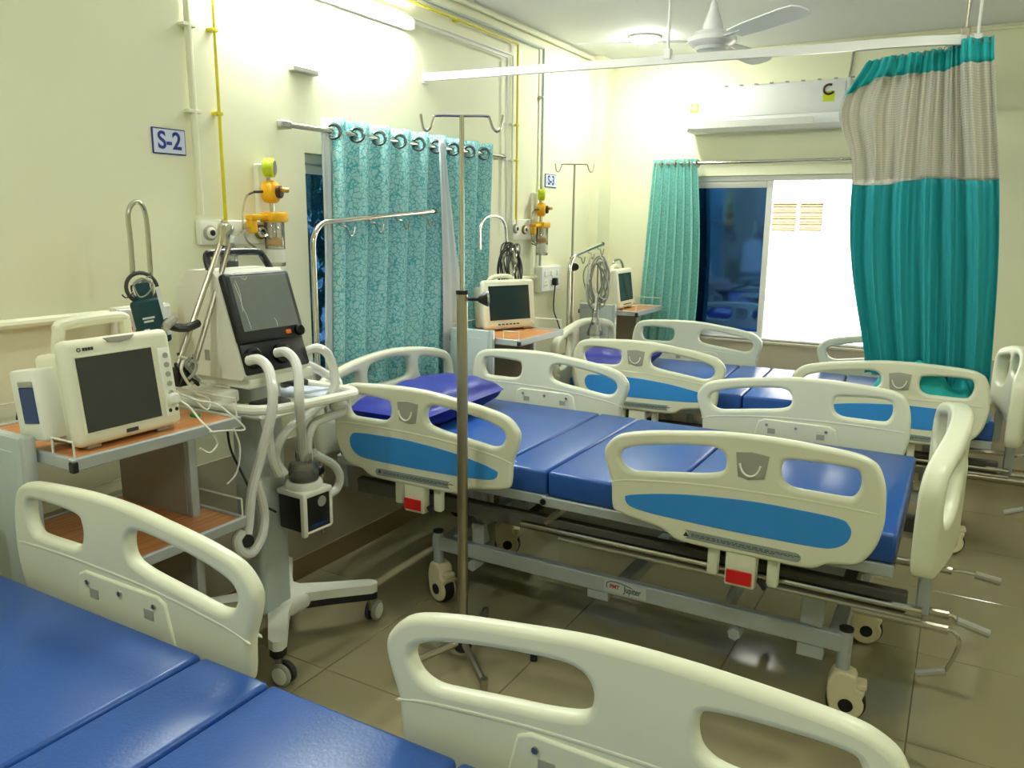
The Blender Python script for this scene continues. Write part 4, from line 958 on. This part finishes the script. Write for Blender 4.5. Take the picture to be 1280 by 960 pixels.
o = B().b2((0, pb.y, pc_.z), (.03, pc_.y, pb.z+.015), .004, 1).obj('wall_plate', 'grey_plastic'); tag(o, 'small grey plate on left wall below the tube light', 'wall plate')
# ---------------------------------------------------------------- signs
for tx, (a, c) in (('S-2', (WX(188, 158, 0), WX(232, 195, 0))), ('S-3', (WX(681, 217, 0), WX(694.5, 235, 0)))):
    hy_, hz_ = (c.y-a.y)/2, (a.z-c.z)/2; cy_, cz_ = (a.y+c.y)/2, (a.z+c.z)/2
    t = thing('bed_sign', 'white bed number sign reading %s in blue letters' % tx, 'sign', (0, cy_, cz_), 0, 'bed number signs')
    B().b2((0, -hy_, -hz_), (.005, hy_, hz_), .001, 1).obj('border', 'sign_blue', t)
    B().b2((.001, -hy_+.004, -hz_+.004), (.0062, hy_-.004, hz_-.004)).obj('face', 'sign_white', t)
    me = text_mesh(tx, .08, .0016, .0006, .92); me.transform(Matrix.Translation((.0065, 0, 0)) @ FX); link('lettering', me, 'sign_blue', t)
# ---------------------------------------------------------------- medical gas outlets and suction units
def outlets(pts, box, label):
    a, c = box
    t = thing('gas_outlet_panel', label, 'gas outlet', (0, (a.y+c.y)/2, (a.z+c.z)/2), 0, 'medical gas outlet panels')
    o_ = Vector((0, (a.y+c.y)/2, (a.z+c.z)/2))
    B().b2((0, a.y-o_.y, c.z-o_.z), (.03, c.y-o_.y, a.z-o_.z), .006, 2).obj('housing', 'white_plastic', t)
    for k, p in enumerate(pts):
        q_ = Vector((.03, p.y, p.z))-o_
        s = B().lathe([(.028, 0), (.028, .006), (.022, .01)], q_, (1, 0, 0), 22).obj('outlet', ('cart_dark', 'brass')[k % 2], t)
        B().lathe([(.02, .008), (.02, .014), (.014, .016)], q_, (1, 0, 0), 18).obj('outlet_ring', 'white_plastic', s)
        B().lathe([(.011, .014), (.011, .019), (.008, .02)], q_, (1, 0, 0), 14).obj('socket', 'black', s)
outlets([WX(262, 291, .03), WX(325, 290, .03)], (WX(243, 275, 0), WX(337, 304, 0)), 'white gas outlet panel behind the ventilator screen')
outlets([WX(644, 286, .03), WX(655, 287, .03)], (WX(636, 274, 0), WX(662, 299, 0)), 'white gas outlet panel beside the far suction unit')
def suction(y, z, label):
    t = thing('suction_unit', label, 'suction unit', (0, y, z), 0, 'wall suction units')
    B().box((.012, 0, -.03), (.024, .05, .3), .004, 1).obj('wall_bracket', 'white_plastic', t)
    g_ = B().lathe([(.03, -.015), (.036, -.01), (.036, .022), (.03, .026)], (.06, -.006, .105), (.8, .5, 0), 24).obj('gauge', 'lime', t)
    B().lathe([(.028, .0255), (.026, .0275)], (.06, -.006, .105), (.8, .5, 0), 22).obj('gauge_face', 'chrome_dull', g_)
    B().cyl((.06, -.006, .045), (.06, -.006, .075), .008).obj('stem', 'chrome_dull', t)
    r_ = B().lathe([(.02, -.03), (.04, -.022), (.045, 0), (.04, .02), (.025, .028)], (.065, 0, .015), (.9, .3, 0), 24).obj('regulator', 'yellow', t)
    B().lathe([(.024, .026), (.024, .04), (.018, .044)], (.065, 0, .015), (.9, .3, 0), 18).obj('regulator_dial', 'brown_dark', r_)
    B().box((.115, .02, .022), (.02, .036, .018), .004, 1).obj('regulator_lever', 'gold', r_)
    B().cyl((.065, -.04, .015), (.065, -.085, .012), .005).obj('hose_spigot', 'cable_dark', r_)
    B().cyl((.065, 0, -.025), (.065, 0, -.065), .009).obj('connector', 'chrome', t)
    l_ = B().b2((.035, -.045, -.098), (.11, .045, -.06), .01, 2).obj('jar_lid', 'yellow', t)
    B().b2((.045, -.12, -.092), (.09, -.04, -.07), .006, 2).obj('lid_arm', 'yellow', l_)
    B().b2((.045, -.118, -.14), (.08, -.085, -.085), .01, 2).obj('overflow_cup', 'yellow', l_)
    j_ = B().lathe([(.034, -.265), (.037, -.26), (.038, -.1), (.036, -.097)], (.072, 0, 0), (0, 0, 1), 24).obj('jar', 'jar', t)
    B().lathe([(.03, -.188), (.033, -.18), (.028, -.165), (.012, -.155)], (.072, 0, 0), (0, 0, 1), 20).obj('float', 'yellow', j_)
    B().lathe([(.0385, -.25), (.0388, -.249), (.0388, -.202), (.0385, -.2)], (.072, 0, 0), (0, 0, 1), 24).obj('jar_label', 'cable_white', j_)
    B().tube([(.072, 0, -.1), (.072, 0, -.16)], .008, 8).obj('inlet_tube', 'clear_plastic', j_)
    B().tube([(.065, -.085, .012), (.07, -.13, -.01), (.075, -.155, -.08), (.08, -.15, -.16), (.085, -.1, -.2), (.085, -.16, -.19)], .0035, 6, 6).obj('hose', 'clear_plastic', t)
    return t
p = WX(339, 240, .065); suction(p.y, p.z-.015, 'yellow suction unit with clear jar on the wall above the ventilator')
p = WX(677, 262, .065); suction(p.y, p.z-.015, 'yellow suction unit with clear jar below the S-3 sign')
p = WX(286, 320, .06)
t = thing('humidifier_bottle', 'small clear oxygen humidifier bottle hanging behind the ventilator', 'bottle', (.06, p.y, p.z))
B().lathe([(.026, -.06), (.03, -.055), (.031, .02), (.02, .045), (.012, .05)], n=20).obj('bottle', 'jar', t)
B().lathe([(.0315, -.058), (.0318, -.05), (.0318, -.02), (.031, -.018)], n=20).obj('label_band', 'cable_dark', t)
B().lathe([(.018, .045), (.022, .05), (.022, .07), (.01, .075)], n=18).obj('cap', 'cable_white', t)
B().tube([(0, 0, .07), (.0, .0, .11), (-.015, -.01, .125)], .008, 8, 3).obj('connector', 'chrome', t)
B().tube([(0, .02, .06), (.01, .1, .1), (.015, .16, .08), (.02, .22, .03)], .004, 6, 6).obj('hose', 'clear_plastic', t)
# ---------------------------------------------------------------- switchboards
def board(a, c, label, plug):
    o_ = Vector((0, (a.y+c.y)/2, (a.z+c.z)/2)); hy_ = (c.y-a.y)/2; hz_ = (a.z-c.z)/2
    t = thing('switchboard', label, 'switchboard', o_, 0, 'electrical switchboards')
    B().b2((0, -hy_, -hz_), (.045, hy_, hz_), .006, 2).obj('back_box', 'white_plastic', t)
    B().b2((.043, -hy_+.006, -hz_+.006), (.051, hy_-.006, hz_-.006), .003, 1).obj('face_plate', 'white_gloss', t)
    for k in range(3):
        yk = -hy_+.06+k*(2*hy_-.12)/2
        B().b2((.05, yk-.016, .018), (.056, yk+.016, .052), .002, 1).obj('switch', 'white_plastic', t)
        s_ = B().b2((.05, yk-.024, -.056), (.0535, yk+.024, -.004), .002, 1).obj('socket', 'white_plastic', t)
        h_ = B()
        for d_ in ((0, -.016), (-.011, -.04), (.011, -.04)): h_.cyl((.053, yk+d_[0], d_[1]), (.0545, yk+d_[0], d_[1]), .004, n=8)
        h_.obj('socket_holes', 'black', s_)
    return t
board(WX(668, 333, 0), WX(693, 362, 0), 'white switchboard with plugged-in black lead beside the middle cart', 1)
board(WX(134, 384, 0), WX(206, 424, 0), 'white switchboard with small red switch behind the large monitor', 0)
o = B().box((.058, WX(160, 410, .05).y, WX(160, 410, .05).z), (.012, .02, .014), .003, 1).obj('indicator_switch', 'red'); tag(o, 'small red switch on the switchboard behind the large monitor', 'switch')
p = WX(694, 352, .07)
t = thing('power_lead', 'black plug and lead hanging from the far switchboard', 'cable', p)
B().box((0, 0, 0), (.035, .03, .05), .008, 2).obj('plug', 'black', t)
L_ = [Vector((0, 0, -.02))]+[WX(a, b_, X)-p for a, b_, X in ((692, 385, .08), (697, 402, .09), (703, 418, .1), (712, 428, .1))]
B().tube(L_, .0042, 6, 6).obj('lead', 'cable_dark', t)
# ---------------------------------------------------------------- cables and cuffs hung on the carts
def bundle(name, c, ax, R1_, R2_, n, m, r, label, tails=()):
    t = thing(name, label, 'cable', c)
    ax = Vector(ax).normalized(); up = Vector((0, 0, 1)); nr = ax.cross(up)
    for k in range(n):
        o_ = Vector((random.gauss(0, .012), random.gauss(0, .012), random.gauss(-.02, .014))); a1 = R1_*random.uniform(.55, 1.05); a2 = R2_*random.uniform(.75, 1.05); tw = random.uniform(-.35, .35)
        pts = []
        for j_ in range(10):
            a_ = 2*PI*j_/10; q_ = ax*(a1*math.cos(a_))+up*(a2*math.sin(a_))+nr*(.012*math.sin(a_*2+k))
            pts.append(Matrix.Rotation(tw, 3, nr) @ q_+o_-up*R2_)
        B().tube(pts, r*random.uniform(.7, 1.15), 6, 4, closed=True).obj('loop', m if isinstance(m, str) else m[k % len(m)], t)
    for l in tails: B().tube([Vector(q_) for q_ in l], r, 6, 6).obj('lead', m if isinstance(m, str) else m[0], t)
    return t
c_ = WX(640, 300, .21)
bundle('cable_bundle', c_, (.35, .94, 0), .085, .135, 7, ('cable_dark', 'cable_dark', 'cable_grey'), .0055, 'dark looped monitor cables hanging above the middle monitor', [[(0, 0, -.02), (.0, .02, -.15), (.02, .03, -.24)], [(0, -.02, -.02), (.01, -.05, -.15), (.02, -.04, -.25)]])
pk = B().grid(lambda u, v: ((.012*math.sin(9*u+7*v)), (u-.5)*.09*(1-.3*abs(2*v-1)), -.02-v*.24), 10, 14); pk.v = [tuple(Vector(v)+c_+Vector((.012, .0, 0))) for v in pk.v]
o = pk.obj('plastic_pouch', 'clear_plastic', ang=180); solid(o, .001); tag(o, 'crumpled clear plastic pouch hanging among the dark monitor cables', 'pouch')
c_ = WX(748, 318, .42)
bundle('cable_bundle', c_, (.5, .86, 0), .085, .15, 9, ('cable_grey', 'cable_grey', 'cable_white'), .0055, 'grey looped cables hanging beside the far corner monitor', [[(0, 0, -.05), (.01, -.02, -.2), (.02, -.03, -.36), (.02, -.02, -.42)], [(0, .03, -.05), (.02, .02, -.2), (.02, .0, -.34)]])
p = WX(744, 398, .50)
t = thing('breathing_mask', 'clear plastic breathing mask hanging at the head of the farthest bed', 'mask', p)
B().lathe([(.012, .06), (.018, .05), (.02, .0), (.028, -.03), (.05, -.09), (.048, -.1)], n=18).obj('mask_shell', 'clear_plastic', t)
for s in (-1, 1): B().lathe([(.007, 0), (.009, .006), (.007, .012)], (s*.012, s*.016, -.03), (.8, -.6, 0), 10).obj('mask_valve', 'cable_dark', t)
B().tube([(0, 0, .05), (.0, 0, .1), (.003, .005, .15)], .006, 8, 3).obj('mask_tube', 'cable_white', t)
# blood pressure cuff on the nearest cart's hook
ct = WX(178, 362, .24); cb_ = WX(193, 418, .27)
t = thing('pressure_cuff', 'dark green blood pressure cuff hanging on the nearest cart hook', 'cuff', ct)
d_ = (cb_-ct); L0 = d_.length; dz = d_.normalized(); sx = Vector((.25, .97, 0)).normalized(); sx = (sx-dz*sx.dot(dz)).normalized(); sn = sx.cross(dz)
CM = Matrix(((sx.x, dz.x, sn.x, 0), (sx.y, dz.y, sn.y, 0), (sx.z, dz.z, sn.z, 0), (0, 0, 0, 1)))
def cp(b, name, m, par=t): b.v = [tuple(CM @ Vector(v)) for v in b.v]; return b.obj(name, m, par)
cf = cp(B().b2((-.044, .03, -.018), (.046, L0+.03, .022), .012, 3), 'cuff_roll', 'cuff')
cp(B().b2((-.03, -.02, -.012), (.024, .05, .018), .008, 2), 'cuff_flap', 'cuff')
cp(B().b2((.03, .0, -.02), (.042, L0+.01, -.0235), .001, 1), 'white_strip', 'cuff_white', cf)
for k, (u0, u1, v0) in enumerate(((-.03, .006, .085), (-.028, .0, .095), (-.034, -.018, .12), (-.012, .012, .135), (.012, .026, .132))):
    cp(B().b2((u0, v0, -.0195), (u1, v0+.006, -.0225)), 'print_mark', 'cuff_white', cf)
cp(B().torus((0, -.005, 0), (0, 0, 1), .046, .006, 22, 8), 'coiled_tube', 'cable_dark')
for k in range(6):
    b = B(); b.tube([(.03*math.cos(a_+k)+random.gauss(0, .004), -.005+.028*math.sin(a_+k*.7)+random.gauss(0, .004), .004*k-.012) for a_ in [j_*PI/4 for j_ in range(8)]], .0025, 6, 4, closed=True); cp(b, 'wire_coil', 'cable_white' if k % 2 else 'cable_grey')
B().tube([(0, 0, .02), Vector((0, -.05, -.02)), Vector((.01, -.075, -.01))], .002, 6, 3).obj('lead_end', 'cable_dark', t)
# probe leads lying on the nearest cart and over its edge
t = thing('probe_leads', 'thin white probe leads draped over the right end of the nearest cart', 'cable', (.5, 1.5, .972))
O = Vector((.5, 1.5, .972))
for l in ([(222, 500, .52), (236, 508, .56), (250, 525, .6), (262, 537, .63), (266, 541, .635)], [(220, 490, .5), (245, 500, .54), (270, 505, .58), (288, 518, .62), (306, 536, .64), (285, 538, .64), (262, 540, .635)], [(240, 497, .5), (258, 512, .53), (262, 500, .5), (245, 492, .48)], [(266, 541, .63), (272, 555, .63), (262, 566, .63), (250, 560, .63)], [(292, 535, .6), (300, 560, .6), (296, 590, .59), (284, 605, .58)]):
    B().tube([WX(*q_)-O for q_ in l], .0028, 6, 6).obj('lead', 'cable_white', t)
B().box(WX(244, 519, .55)-O, (.03, .02, .012), .004, 1).obj('probe_clip', 'green', t)
t = thing('black_lead', 'black mains lead rising behind the nearest cart panel', 'cable', WX(22, 525, .2)); O = WX(22, 525, .2)
B().tube([WX(*q_)-O for q_ in ((22, 525, .2), (24, 508, .2), (30, 497, .22), (40, 493, .26), (48, 494, .3))], .005, 6, 6).obj('lead', 'black', t)
t = thing('cable_tangle', 'tangle of black and white connectors between monitor and ventilator', 'cable', WX(238, 466, .34)); O = WX(238, 466, .34)
for k in range(9):
    l = [(222+random.uniform(-4, 24), 446+random.uniform(-6, 8)), (228+random.uniform(-8, 20), 462+random.uniform(-6, 6)), (232+random.uniform(-8, 26), 476+random.uniform(-4, 8))]
    B().tube([WX(a, b_, .36+.006*k)-O for a, b_ in l], .005, 6, 5).obj('lead', ('black', 'cable_white', 'cable_grey')[k % 3], t)
